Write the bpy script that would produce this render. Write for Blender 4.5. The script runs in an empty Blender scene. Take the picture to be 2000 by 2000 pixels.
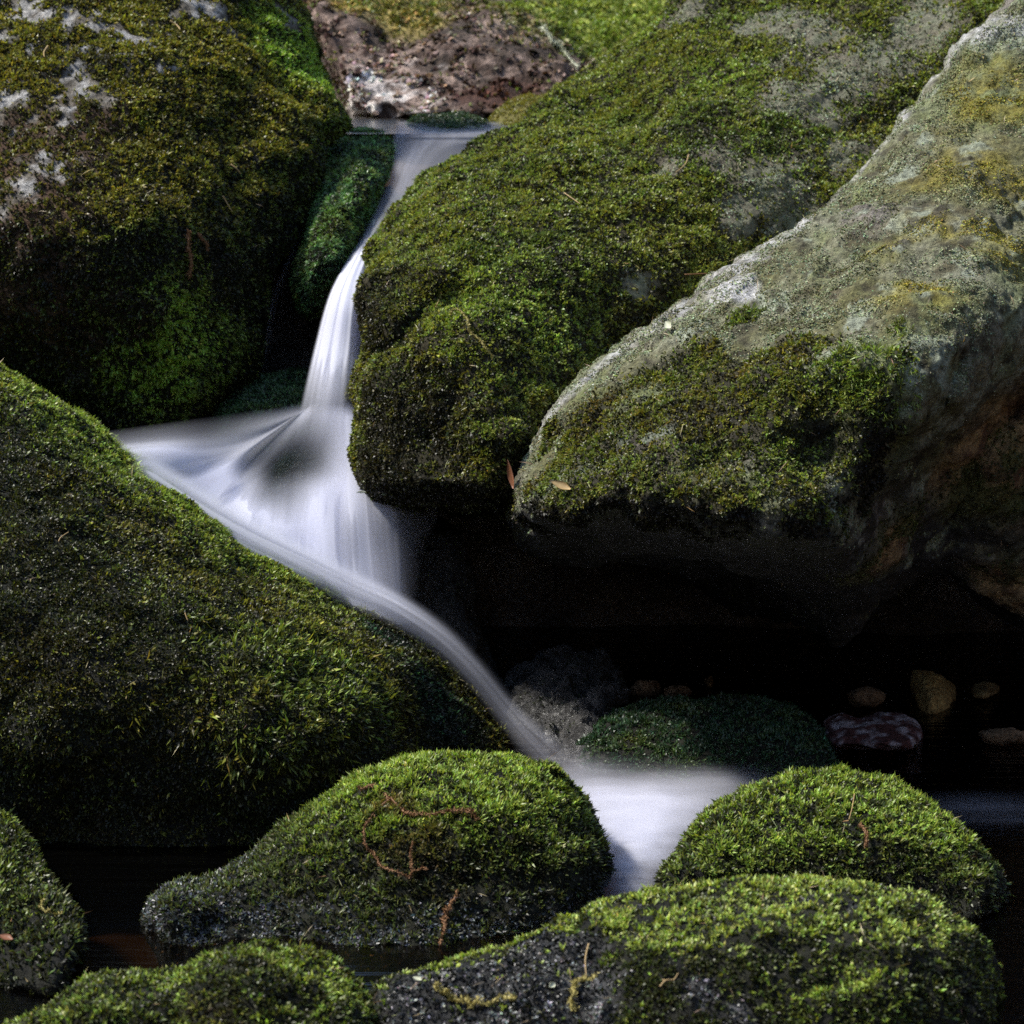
import bpy, math
import numpy as np
from mathutils import Vector
from mathutils.bvhtree import BVHTree

# ------------------------------------------------------------------ camera, world, sun
S = bpy.context.scene
COL = S.collection
R = math.radians
FPX = 5671.0
PITCH = R(11.0)
CAMZ = 1.4
cd = bpy.data.cameras.new('camera')
cam = bpy.data.objects.new('camera', cd); COL.objects.link(cam)
cam.location = (0, 0, CAMZ); cam.rotation_euler = (R(90) - PITCH, 0, 0)
cd.sensor_width = 36; cd.lens = 36 * FPX / 2000
cd.clip_start = 0.05; cd.clip_end = 500
cd.dof.use_dof = True; cd.dof.focus_distance = 4.75; cd.dof.aperture_fstop = 8.5
S.camera = cam

W = bpy.data.worlds.new('World'); S.world = W; W.use_nodes = True
nt = W.node_tree
sky = nt.nodes.new('ShaderNodeTexSky'); sky.sky_type = 'NISHITA'; sky.sun_disc = False
SUN_EL, SUN_AZ = 52.0, -84.0           # azimuth: 0 = beyond the scene (+Y), positive = to the right (+X)
sky.sun_elevation = R(SUN_EL); sky.sun_rotation = R(SUN_AZ)
bg = nt.nodes['Background']; nt.links.new(sky.outputs[0], bg.inputs[0]); bg.inputs[1].default_value = 0.145
sl = bpy.data.lights.new('sun', 'SUN'); sl.energy = 3.4; sl.angle = R(5); sl.color = (1, .96, .88)
sun = bpy.data.objects.new('sun', sl); COL.objects.link(sun)
sd = Vector((math.sin(R(SUN_AZ)) * math.cos(R(SUN_EL)), math.cos(R(SUN_AZ)) * math.cos(R(SUN_EL)), math.sin(R(SUN_EL))))
sun.rotation_euler = sd.to_track_quat('Z', 'Y').to_euler(); sun.location = (1, 4, 6)
S.view_settings.view_transform = 'Standard'; S.view_settings.look = 'None'
S.view_settings.exposure = 0.65; S.view_settings.gamma = 1
S.cycles.use_denoising = False
S.cycles.denoiser = 'OPENIMAGEDENOISE'
S.cycles.max_bounces = 8; S.cycles.transparent_max_bounces = 24
S.cycles.diffuse_bounces = 3

# ------------------------------------------------------------------ helpers
cp, sp = math.cos(PITCH), math.sin(PITCH)

def P(px, py, Y):
    """pixel of the 2000 px photograph at world depth Y -> world point (vectorised)"""
    px = np.asarray(px, float); py = np.asarray(py, float); Y = np.asarray(Y, float)
    u = (px - 1000) / FPX; v = -(py - 1000) / FPX
    dy = cp + v * sp; dz = -sp + v * cp
    t = Y / dy
    return np.stack([u * t, Y + 0 * t, CAMZ + dz * t], -1)

def proj(p):
    x, y, z = p[..., 0], p[..., 1], p[..., 2] - CAMZ
    d = y * cp - z * sp; v = y * sp + z * cp
    d = np.maximum(d, .05)
    return 1000 + FPX * x / d, 1000 - FPX * v / d

def YZ(py, z=0.0):
    """depth at which the plane of height z shows at picture row py"""
    v = -(py - 1000) / FPX
    return (z - CAMZ) * (cp + v * sp) / (-sp + v * cp)

def hsh(i, j, k, s):
    h = (i * 374761393 + j * 668265263 + k * 2147483647 * 3 + s * 974634777) & 0xffffffff
    h = ((h ^ (h >> 13)) * 1274126177) & 0xffffffff
    h = ((h ^ (h >> 16)) * 2246822519) & 0xffffffff
    return ((h ^ (h >> 15)) & 0xffffff) / float(0xffffff)

def vnoise(p, s=0):
    q = np.floor(p).astype(np.int64); f = p - q; f = f * f * f * (f * (f * 6 - 15) + 10)
    r = 0
    for a in (0, 1):
        for b in (0, 1):
            for c in (0, 1):
                w = (f[..., 0] if a else 1 - f[..., 0]) * (f[..., 1] if b else 1 - f[..., 1]) * (f[..., 2] if c else 1 - f[..., 2])
                r = r + w * hsh(q[..., 0] + a, q[..., 1] + b, q[..., 2] + c, s)
    return r * 2 - 1

def fbm(p, sc, oct=4, s=0, g=.5):
    r = 0; a = 1; t = 0; q = np.asarray(p) * sc
    rot = np.array([[.8, .6, 0], [-.6, .8, 0], [0, 0, 1.]]) @ np.array([[1, 0, 0], [0, .8, .6], [0, -.6, .8]])
    for i in range(oct):
        r = r + a * vnoise(q, s + i * 17); t += a; a *= g; q = (q @ rot) * 2.03 + 5.1
    return r / t * 1.6

def sst(a, b, x):
    t = np.clip((x - a) / (b - a), 0, 1); return t * t * (3 - 2 * t)

def mesh_obj(name, V, F, mat, parent=None, smooth=True):
    me = bpy.data.meshes.new(name)
    if isinstance(F, np.ndarray):
        n = F.shape[1]
        me.vertices.add(len(V)); me.vertices.foreach_set('co', np.asarray(V, np.float32).ravel())
        me.loops.add(F.size); me.loops.foreach_set('vertex_index', F.astype(np.int32).ravel())
        me.polygons.add(len(F)); me.polygons.foreach_set('loop_start', np.arange(0, F.size, n, dtype=np.int32))
    else:
        me.from_pydata([tuple(v) for v in V], [], F)
    me.update(calc_edges=True)
    me.polygons.foreach_set('use_smooth', np.full(len(me.polygons), smooth))
    if mat: me.materials.append(mat)
    o = bpy.data.objects.new(name, me); COL.objects.link(o)
    if parent: o.parent = parent
    return o

def tag(o, label=None, cat=None, group=None, kind=None):
    if label: o['label'] = label
    if cat: o['category'] = cat
    if group: o['group'] = group
    if kind: o['kind'] = kind
    return o

def attr_col(me, name, c):
    a = me.color_attributes.new(name, 'FLOAT_COLOR', 'POINT')
    c = np.asarray(c, np.float32)
    if c.shape[1] == 3: c = np.concatenate([c, np.ones((len(c), 1), np.float32)], 1)
    a.data.foreach_set('color', c.ravel())

def attr_f(me, name, v):
    a = me.attributes.new(name, 'FLOAT', 'POINT'); a.data.foreach_set('value', np.asarray(v, np.float32).ravel())

# ------------------------------------------------------------------ materials
def newmat(name):
    m = bpy.data.materials.new(name); m.use_nodes = True
    n = m.node_tree.nodes; l = m.node_tree.links
    return m, n, l, n['Principled BSDF'], n['Material Output']

def N(n, t, **k):
    x = n.new(t)
    for a, b in k.items():
        if a.startswith('i_'):
            key = a[2:]
            x.inputs[int(key) if key.isdigit() else key.replace('_', ' ')].default_value = b
        else: setattr(x, a, b)
    return x

def mat_rock(name, rough=.75, bump=.6, wet=.0):
    m, n, l, b, out = newmat(name)
    tc = N(n, 'ShaderNodeTexCoord')
    at = N(n, 'ShaderNodeAttribute', attribute_name='tint')
    lc = N(n, 'ShaderNodeAttribute', attribute_name='lich')
    n1 = N(n, 'ShaderNodeTexNoise', i_Scale=95., i_Detail=8., i_Roughness=.7); l.new(tc.outputs['Object'], n1.inputs['Vector'])
    n2 = N(n, 'ShaderNodeTexNoise', i_Scale=420., i_Detail=4., i_Roughness=.7); l.new(tc.outputs['Object'], n2.inputs['Vector'])
    n3 = N(n, 'ShaderNodeTexNoise', i_Scale=26., i_Detail=9., i_Roughness=.72); l.new(tc.outputs['Object'], n3.inputs['Vector'])
    # grain multiplies the stone's own colour
    mr = N(n, 'ShaderNodeMapRange', i_1=.3, i_2=.7, i_3=.22, i_4=1.85); l.new(n1.outputs['Fac'], mr.inputs[0])
    mr2 = N(n, 'ShaderNodeMapRange', i_1=.3, i_2=.7, i_3=.6, i_4=1.4); l.new(n2.outputs['Fac'], mr2.inputs[0])
    mu = N(n, 'ShaderNodeMath', operation='MULTIPLY'); l.new(mr.outputs[0], mu.inputs[0]); l.new(mr2.outputs[0], mu.inputs[1])
    vm = N(n, 'ShaderNodeVectorMath', operation='SCALE'); l.new(at.outputs['Color'], vm.inputs[0]); l.new(mu.outputs[0], vm.inputs['Scale'])
    # lichen crusts
    ad = N(n, 'ShaderNodeMath', operation='ADD'); l.new(n3.outputs['Fac'], ad.inputs[0]); l.new(lc.outputs['Fac'], ad.inputs[1])
    ls = N(n, 'ShaderNodeMapRange', i_1=.98, i_2=1.14, i_3=0., i_4=.85); l.new(ad.outputs[0], ls.inputs[0])
    gr = N(n, 'ShaderNodeMapRange', i_1=.38, i_2=.55, i_3=.15, i_4=1.); l.new(n2.outputs['Fac'], gr.inputs[0])
    lm = N(n, 'ShaderNodeMath', operation='MULTIPLY'); l.new(ls.outputs[0], lm.inputs[0]); l.new(gr.outputs[0], lm.inputs[1])
    lcol = N(n, 'ShaderNodeMix', data_type='RGBA'); l.new(n1.outputs['Fac'], lcol.inputs[0])
    lcol.inputs[6].default_value = (.13, .16, .07, 1); lcol.inputs[7].default_value = (.36, .40, .27, 1)
    mx = N(n, 'ShaderNodeMix', data_type='RGBA'); l.new(lm.outputs[0], mx.inputs[0]); l.new(vm.outputs[0], mx.inputs[6]); l.new(lcol.outputs[2], mx.inputs[7])
    l.new(mx.outputs[2], b.inputs['Base Color'])
    b.inputs['Roughness'].default_value = rough
    b.inputs['Specular IOR Level'].default_value = .35 + wet
    a1 = N(n, 'ShaderNodeMath', operation='MULTIPLY_ADD', i_1=.35); l.new(n2.outputs['Fac'], a1.inputs[0]); l.new(n1.outputs['Fac'], a1.inputs[2])
    a2 = N(n, 'ShaderNodeMath', operation='MULTIPLY_ADD', i_1=1.6); l.new(n3.outputs['Fac'], a2.inputs[0]); l.new(a1.outputs[0], a2.inputs[2])
    bp = N(n, 'ShaderNodeBump', i_Strength=bump, i_Distance=.02); l.new(a2.outputs[0], bp.inputs['Height'])
    l.new(bp.outputs[0], b.inputs['Normal'])
    return m

def mat_blade(name, rough=.45, trans=.35, spec=.5):
    m, n, l, b, out = newmat(name)
    at = N(n, 'ShaderNodeAttribute', attribute_name='col')
    l.new(at.outputs['Color'], b.inputs['Base Color'])
    b.inputs['Roughness'].default_value = rough; b.inputs['Specular IOR Level'].default_value = spec
    tr = N(n, 'ShaderNodeBsdfTranslucent')
    g = N(n, 'ShaderNodeMix', data_type='RGBA', blend_type='MULTIPLY', i_0=1.); l.new(at.outputs['Color'], g.inputs[6]); g.inputs[7].default_value = (1.3, 1.3, .6, 1)
    l.new(g.outputs[2], tr.inputs[0])
    mx = N(n, 'ShaderNodeMixShader', i_0=trans); l.new(b.outputs[0], mx.inputs[1]); l.new(tr.outputs[0], mx.inputs[2])
    l.new(mx.outputs[0], out.inputs[0])
    return m

def mat_plain(name, c, rough=.7, c2=None, sc=60., bump=.3):
    m, n, l, b, out = newmat(name)
    tc = N(n, 'ShaderNodeTexCoord')
    n1 = N(n, 'ShaderNodeTexNoise', i_Scale=sc, i_Detail=6.); l.new(tc.outputs['Object'], n1.inputs['Vector'])
    c2 = c2 or tuple(x * .5 for x in c)
    mx = N(n, 'ShaderNodeMix', data_type='RGBA'); l.new(n1.outputs['Fac'], mx.inputs[0])
    mx.inputs[6].default_value = (*c2, 1); mx.inputs[7].default_value = (*c, 1)
    l.new(mx.outputs[2], b.inputs['Base Color']); b.inputs['Roughness'].default_value = rough
    bp = N(n, 'ShaderNodeBump', i_Strength=bump, i_Distance=.004); l.new(n1.outputs['Fac'], bp.inputs['Height']); l.new(bp.outputs[0], b.inputs['Normal'])
    return m

M_ROCK = mat_rock('stone', .8, .7)
M_WET = mat_rock('wet_stone', .34, .8, .2)
M_MOSS = mat_blade('moss', .42, .3, .45)
M_WETMOSS = mat_blade('wet_moss', .38, .2, .55)
M_CRUMB = mat_blade('lichen', .8, .1, .2)

def mat_foam():
    """silky white water: alpha comes from the sheet's own density attribute"""
    m, n, l, b, out = newmat('white_water')
    at = N(n, 'ShaderNodeAttribute', attribute_name='dens')
    d = N(n, 'ShaderNodeBsdfDiffuse'); d.inputs[0].default_value = (.86, .87, .97, 1)
    t = N(n, 'ShaderNodeBsdfTranslucent'); t.inputs[0].default_value = (.85, .86, .97, 1)
    mx = N(n, 'ShaderNodeMixShader', i_0=.42); l.new(d.outputs[0], mx.inputs[1]); l.new(t.outputs[0], mx.inputs[2])
    tp = N(n, 'ShaderNodeBsdfTransparent')
    m2 = N(n, 'ShaderNodeMixShader'); l.new(at.outputs['Fac'], m2.inputs[0]); l.new(tp.outputs[0], m2.inputs[1]); l.new(mx.outputs[0], m2.inputs[2])
    l.new(m2.outputs[0], out.inputs[0])
    return m
M_FOAM = mat_foam()

def mat_water(name, tint, rough=.12, sx=1., sy=6., sc=5., bump=.06):
    m, n, l, b, out = newmat(name)
    tc = N(n, 'ShaderNodeTexCoord')
    mp = N(n, 'ShaderNodeMapping'); mp.inputs['Scale'].default_value = (sx, sy, 1); l.new(tc.outputs['Object'], mp.inputs[0])
    n1 = N(n, 'ShaderNodeTexNoise', i_Scale=sc, i_Detail=3.); l.new(mp.outputs[0], n1.inputs['Vector'])
    bp = N(n, 'ShaderNodeBump', i_Strength=bump, i_Distance=.05); l.new(n1.outputs['Fac'], bp.inputs['Height'])
    g = N(n, 'ShaderNodeBsdfGlossy', i_Roughness=rough); g.inputs[0].default_value = (1, 1, 1, 1); l.new(bp.outputs[0], g.inputs['Normal'])
    tp = N(n, 'ShaderNodeBsdfTransparent'); tp.inputs[0].default_value = (*tint, 1)
    fr = N(n, 'ShaderNodeFresnel', i_IOR=1.33); l.new(bp.outputs[0], fr.inputs['Normal'])
    mx = N(n, 'ShaderNodeMixShader'); l.new(fr.outputs[0], mx.inputs[0]); l.new(tp.outputs[0], mx.inputs[1]); l.new(g.outputs[0], mx.inputs[2])
    l.new(mx.outputs[0], out.inputs[0])
    return m

# ------------------------------------------------------------------ boulder builder
def tps(ctrl, X, Yq, lam=30.):
    c = np.array(ctrl, float); n = len(c)
    if n == 1: return np.full(X.shape, c[0, 2])
    d = np.hypot(c[:, None, 0] - c[None, :, 0], c[:, None, 1] - c[None, :, 1])
    if n < 4:
        w = 1 / (np.hypot(X[..., None] - c[:, 0], Yq[..., None] - c[:, 1]) + 60) ** 2
        return (w * c[:, 2]).sum(-1) / w.sum(-1)
    K = -d - lam * np.eye(n) * .01
    A = np.zeros((n + 3, n + 3)); A[:n, :n] = K; A[:n, n] = 1; A[:n, n + 1] = c[:, 0] / 1000; A[:n, n + 2] = c[:, 1] / 1000; A[n:, :n] = A[:n, n:].T
    s = np.linalg.solve(A, np.concatenate([c[:, 2], [0, 0, 0]]))
    r = np.hypot(X[..., None] - c[:, 0], Yq[..., None] - c[:, 1])
    return (-r @ s[:n]) + s[n] + s[n + 1] * X / 1000 + s[n + 2] * Yq / 1000

def blur(a, k):
    for _ in range(k):
        b = np.pad(a, 1, mode='edge'); a = (b[:-2, 1:-1] + b[2:, 1:-1] + b[1:-1, :-2] + b[1:-1, 2:] + 2 * b[1:-1, 1:-1]) / 6
    return a

BODY = {}
def boulder(key, name, label, poly, ctrl, thick, rpx=120, f=.4, voxel=.008, d1=(.03, 3.5), d2=(.006, 22), seed=0, step=8, mat=None, sm=6, group=None, cat='boulder', cracks=(), shrink=.006):
    pl = np.array(poly, float)
    x0, y0 = pl.min(0) - step; x1, y1 = pl.max(0) + step
    gx = np.arange(x0, x1 + step, step); gy = np.arange(y0, y1 + step, step)
    X, Yg = np.meshgrid(gx, gy)
    ins = np.zeros(X.shape, bool); D = np.full(X.shape, 1e9)
    for i in range(len(pl)):
        ax, ay = pl[i]; bx, by = pl[(i + 1) % len(pl)]
        c = ((ay > Yg) != (by > Yg)) & (X < (bx - ax) * (Yg - ay) / (by - ay + 1e-12) + ax); ins ^= c
        t = np.clip(((X - ax) * (bx - ax) + (Yg - ay) * (by - ay)) / ((bx - ax) ** 2 + (by - ay) ** 2 + 1e-9), 0, 1)
        D = np.minimum(D, np.hypot(X - ax - t * (bx - ax), Yg - ay - t * (by - ay)))
    t = np.clip(D / rpx, 0, 1); t = np.where(ins, t, 0); t = blur(t, 6)
    prof = np.sqrt(np.clip(1 - (1 - t) ** 2, 0, 1)); prof = blur(prof, 3)
    Yf = tps(ctrl, X, Yg)
    for cr in cracks:                                   # grooves: polyline, half width px, depth m
        pts, w, dep = cr; q = np.full(X.shape, 1e9)
        for (ax, ay), (bx, by) in zip(pts[:-1], pts[1:]):
            tt = np.clip(((X - ax) * (bx - ax) + (Yg - ay) * (by - ay)) / ((bx - ax) ** 2 + (by - ay) ** 2 + 1e-9), 0, 1)
            q = np.minimum(q, np.hypot(X - ax - tt * (bx - ax), Yg - ay - tt * (by - ay)))
        Yf = Yf + dep * np.exp(-(q / w) ** 2)
    Yb = np.full(X.shape, float(np.mean([c[2] for c in ctrl]))) * .35 + Yf * .65 + thick
    T = Yb - Yf
    A = P(X, Yg, Yf + f * (1 - prof) * T); B = P(X, Yg, Yb - (1 - f) * (1 - prof) * T)
    idx = -np.ones(X.shape, int); idx[ins] = np.arange(ins.sum()); n = ins.sum()
    V = np.concatenate([A[ins], B[ins]])
    q = ins[:-1, :-1] & ins[1:, :-1] & ins[:-1, 1:] & ins[1:, 1:]
    a, b, c, d = idx[:-1, :-1][q], idx[1:, :-1][q], idx[1:, 1:][q], idx[:-1, 1:][q]
    Fq = np.stack([a, b, c, d], 1)
    e = np.concatenate([Fq[:, [0, 1]], Fq[:, [1, 2]], Fq[:, [2, 3]], Fq[:, [3, 0]]])
    ks = np.minimum(e[:, 0], e[:, 1]) * (n * 2) + np.maximum(e[:, 0], e[:, 1])
    u, inv, cnt = np.unique(ks, return_inverse=True, return_counts=True)
    be = e[cnt[inv] == 1]
    side = np.stack([be[:, 1], be[:, 0], be[:, 0] + n, be[:, 1] + n], 1)
    F = np.concatenate([Fq, Fq[:, ::-1] + n, side])
    o = mesh_obj(name, V, F, None)
    md = o.modifiers.new('r', 'REMESH'); md.mode = 'VOXEL'; md.voxel_size = voxel
    dg = bpy.context.evaluated_depsgraph_get(); dg.update()
    me = bpy.data.meshes.new_from_object(o.evaluated_get(dg)); o.modifiers.clear()
    old = o.data; o.data = me; bpy.data.meshes.remove(old); me.name = name
    nv = len(me.vertices); v = np.empty(nv * 3, np.float32); me.vertices.foreach_get('co', v); v = v.reshape(-1, 3).astype(float)
    ed = np.empty(len(me.edges) * 2, np.int32); me.edges.foreach_get('vertices', ed); ed = ed.reshape(-1, 2)
    deg = np.bincount(ed.ravel(), minlength=nv)[:, None]
    for it in range(sm):
        acc = np.zeros_like(v)
        for k in range(3):
            acc[:, k] = np.bincount(ed[:, 0], v[ed[:, 1], k], nv) + np.bincount(ed[:, 1], v[ed[:, 0], k], nv)
        v = v * .35 + .65 * acc / np.maximum(deg, 1)
    me.vertices.foreach_set('co', v.astype(np.float32).ravel()); me.update()
    nn = np.empty(nv * 3, np.float32); me.vertex_normals.foreach_get('vector', nn); nn = nn.reshape(-1, 3)
    rid = 1 - np.abs(fbm(v, d1[1] * 2.2, 3, seed + 5))
    wv = v + .035 * np.stack([fbm(v, 14, 3, seed + 31), fbm(v, 14, 3, seed + 32), fbm(v, 14, 3, seed + 33)], 1)
    h = d1[0] * fbm(v, d1[1], 4, seed) + d1[0] * .35 * (rid - .7) + d2[0] * fbm(wv, d2[1], 4, seed + 9, .6)
    h = h - h.mean() - shrink
    v = v + nn * h[:, None]
    me.vertices.foreach_set('co', v.astype(np.float32).ravel()); me.update()
    me.polygons.foreach_set('use_smooth', np.ones(len(me.polygons), bool))
    me.materials.append(mat or M_ROCK)
    tag(o, label, cat, group)
    nn = np.empty(nv * 3, np.float32); me.vertex_normals.foreach_get('vector', nn); nn = nn.reshape(-1, 3).astype(float)
    me.calc_loop_triangles(); tr = np.empty(len(me.loop_triangles) * 3, np.int32); me.loop_triangles.foreach_get('vertices', tr); tr = tr.reshape(-1, 3)
    bv = BVHTree.FromPolygons([tuple(x) for x in v], tr.tolist())
    BODY[key] = dict(o=o, v=v, n=nn, tr=tr, bvh=bv, seed=seed, me=me)
    return o

def hit(key, px, py):
    d = P(px, py, 5.0) - np.array([0, 0, CAMZ]); d = Vector(d).normalized()
    loc, nor, i, dist = BODY[key]['bvh'].ray_cast(Vector((0, 0, CAMZ)), d)
    if loc is None:
        loc, nor, i, dist = BODY[key]['bvh'].find_nearest(Vector(P(px, py, float(BODY[key]['v'][:, 1].min()) + .2)))
    if nor.dot(d) > 0: nor = -nor
    return np.array(loc), np.array(nor)

def spot(key, p, px, py, rpx, soft=.5, ns=14, na=.45, stretch=1.):
    """how strongly points p belong to a growth patch centred where the pixel meets the stone"""
    c, _ = hit(key, px, py); r = rpx * c[1] / FPX
    q = p - c; q = q * np.array([1, 1, 1 / stretch])
    d = np.sqrt((q ** 2).sum(-1)) / r + na * fbm(p, ns, 3, 77)
    return 1 - sst(1 - soft, 1 + soft * .3, d)

def mixc(a, b, w):
    w = np.clip(np.asarray(w), 0, 1)[..., None]; return np.asarray(a, float) * (1 - w) + np.asarray(b, float) * w

def paint(key, fn, lich=None):
    B = BODY[key]; c = fn(B['v'], B['n']); c = np.broadcast_to(c, (len(B['v']), 3))
    attr_col(B['me'], 'tint', np.clip(c, 0, 1))
    attr_f(B['me'], 'lich', lich(B['v'], B['n']) if lich else np.zeros(len(B['v'])))

rng = np.random.default_rng(7)
def scatter(key, name, dens, L, Wd, mask, color, nb=3, splay=.5, droop=.0, up=.0, mat=None, seed=0, label=None, bend=.35, back=.18, Lvar=.45, frac=None, gaps=.75):
    """moss: little shoots of nb bent leaflets each, standing on the stone's surface, one mesh"""
    rg = np.random.default_rng(100 + seed)
    B = BODY[key]; v, tr, nn = B['v'], B['tr'], B['n']
    a, b, c = v[tr[:, 0]], v[tr[:, 1]], v[tr[:, 2]]
    fn = np.cross(b - a, c - a); ar = np.linalg.norm(fn, axis=1) * .5; fn /= (ar[:, None] * 2 + 1e-12)
    cen = (a + b + c) / 3; tc = np.array([0, 0, CAMZ]) - cen; tc /= np.linalg.norm(tc, axis=1)[:, None]
    vn = nn[tr[:, 0]]; fn = np.where((fn * vn).sum(1)[:, None] < 0, -fn, fn)
    w = np.where((fn * tc).sum(1) > -.2, 1., back)
    px, py = proj(cen); w *= np.where((px > -120) & (px < 2120) & (py > -120) & (py < 2120), 1., .12)
    w *= np.where(cen[:, 2] < -.03, 0., 1.)
    w *= mask(cen, fn)
    pr = ar * w; tot = pr.sum(); n = int(dens * tot)
    if n < 10: return None
    ti = rg.choice(len(tr), n, p=pr / tot)
    r1 = np.sqrt(rg.random(n))[:, None]; r2 = rg.random(n)[:, None]
    p = a[ti] * (1 - r1) + b[ti] * r1 * (1 - r2) + c[ti] * r1 * r2
    nr = nn[tr[ti, 0]] * (1 - r1) + nn[tr[ti, 1]] * r1 * (1 - r2) + nn[tr[ti, 2]] * r1 * r2
    nr /= np.linalg.norm(nr, axis=1)[:, None] + 1e-9
    if gaps:                                             # thin spots between the cushions
        gp = sst(-.25, .30, fbm(p, 85, 2, seed + 90)); keep = rg.random(n) < (1 - gaps * (.45 if frac is not None else 1)) + gaps * gp; p = p[keep]; nr = nr[keep]; gp = gp[keep]; n = len(p)
    clump = fbm(p, 34, 2, seed + 3)                      # clumps of longer and shorter growth
    comb = np.stack([fbm(p, 9, 2, seed + 21), fbm(p, 9, 2, seed + 22), fbm(p, 9, 2, seed + 23)], 1)
    d = nr + comb * .2 + rg.normal(0, .32, (n, 3)); d[:, 2] += up - droop * (1 - np.clip(nr[:, 2], 0, 1))
    d /= np.linalg.norm(d, axis=1)[:, None]
    ln = L * (1 + Lvar * clump + rg.normal(0, .22, n)); ln = np.clip(ln, L * .3, L * 2.4)
    col = np.broadcast_to(color(p, nr), (n, 3))
    if frac is not None:                                 # bright tips among dark shoots; frac also paints lit and shaded sides
        fr = np.clip(frac(p, nr), .03, .97) ; bright_tip = rg.random(n) < fr * ((.25 + 1.0 * gp) if gaps else 1) * (1 + .5 * fbm(p, 45, 2, seed + 60))
        ln = np.where(bright_tip, ln * 1.18, ln * .85)
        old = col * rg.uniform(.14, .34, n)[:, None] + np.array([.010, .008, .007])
        col = np.where(bright_tip[:, None], col * 1.45, old)
    col = col * np.exp(rg.normal(0, .35, n))[:, None]
    # leaflets
    p = np.repeat(p, nb, 0); d = np.repeat(d, nb, 0); ln = np.repeat(ln, nb) * rg.uniform(.6, 1.15, n * nb); col = np.repeat(col, nb, 0)
    m = len(p)
    rv = rg.normal(0, 1, (m, 3)); sd_ = np.cross(d, rv); sd_ /= np.linalg.norm(sd_, axis=1)[:, None] + 1e-9
    out = np.cross(sd_, d)
    dd = d + out * (splay * rg.uniform(.3, 1.4, m))[:, None]; dd /= np.linalg.norm(dd, axis=1)[:, None]
    tip = dd + out * bend + np.array([0, 0, -.25 * bend]); tip /= np.linalg.norm(tip, axis=1)[:, None]
    wd = (Wd * rg.uniform(.7, 1.3, m))[:, None] * .5
    p = p - dd * (.12 * ln)[:, None] + rg.normal(0, L * .12, (m, 3))
    mid = p + dd * (ln * .55)[:, None]; en = mid + tip * (ln * .5)[:, None]
    V = np.stack([p - sd_ * wd * .4, p + sd_ * wd * .4, mid + sd_ * wd, mid - sd_ * wd, en], 1).reshape(-1, 3)
    i = np.arange(m, dtype=np.int64)[:, None] * 5
    F = np.concatenate([i + np.array([0, 1, 2]), i + np.array([0, 2, 3]), i + np.array([3, 2, 4])])
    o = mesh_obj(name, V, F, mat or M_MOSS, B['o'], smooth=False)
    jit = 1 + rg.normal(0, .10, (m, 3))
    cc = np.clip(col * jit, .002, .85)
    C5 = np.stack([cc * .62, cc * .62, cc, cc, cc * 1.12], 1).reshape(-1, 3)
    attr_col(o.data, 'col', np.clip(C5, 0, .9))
    o['kind'] = 'stuff'
    if label: o['label'] = label
    return o

# moss colours (albedo)
BR = (.20, .265, .045); MID = (.110, .140, .028); DK = (.038, .052, .013); TEAL = (.030, .072, .034)
OLI = (.14, .135, .022); BRN = (.095, .062, .022); BLK = (.018, .017, .014); GOLD = (.22, .20, .030)

def pal(seed, cols, sc=5., wts=None):
    """blend of moss kinds by noise at several sizes"""
    def f(p, n):
        a = fbm(p, sc, 4, seed) * .5 + .5; b = fbm(p, sc * 5, 3, seed + 40) * .5 + .5
        t = np.clip(a * .65 + b * .35, 0, .999) * (len(cols) - 1)
        c = np.array(cols); i = np.clip(t.astype(int), 0, len(cols) - 2); w = (t - i)[:, None]
        return c[i] * (1 - w) + c[i + 1] * w
    return f

one = lambda p, n: np.ones(len(p))

# ------------------------------------------------------------------ terrain and water
def terrain():
    xs = np.concatenate([np.linspace(-60, -8, 14), np.linspace(-7.5, 7.5, 110), np.linspace(8, 60, 14)])
    ys = np.concatenate([np.linspace(-60, -8, 14), np.linspace(-7.5, 14, 160), np.linspace(15, 80, 14)])
    X, Y = np.meshgrid(xs, ys); p = np.stack([X, Y, 0 * X], -1).reshape(-1, 3)
    Z = -.16 + .03 * fbm(p, 2.5, 4, 3).reshape(X.shape)
    Z = Z + 1.06 * sst(6.45, 6.65, Y)
    bank = sst(1.8, 3.8, np.abs(X)) * 2.2 + sst(3.8, 9, np.abs(X)) * 3.5 + sst(2., -3., Y) * 2.6 * 0 + sst(-.8, -4., Y) * 3.2 + sst(9.5, 15, Y) * 2.5
    Z = Z + bank * (1 + .12 * fbm(p, .8, 4, 9).reshape(X.shape))
    ny, nx = X.shape; idx = np.arange(nx * ny).reshape(ny, nx)
    F = np.stack([idx[:-1, :-1].ravel(), idx[:-1, 1:].ravel(), idx[1:, 1:].ravel(), idx[1:, :-1].ravel()], 1)
    m = mat_plain('stream_bed', (.085, .05, .024), .8, (.02, .014, .009), 9., .8)
    o = mesh_obj('ground', np.stack([X, Y, Z], -1).reshape(-1, 3), F, m)
    tag(o, 'brown stream bed and earth banks under and around the boulders', 'ground', None, 'structure')
terrain()

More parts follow.
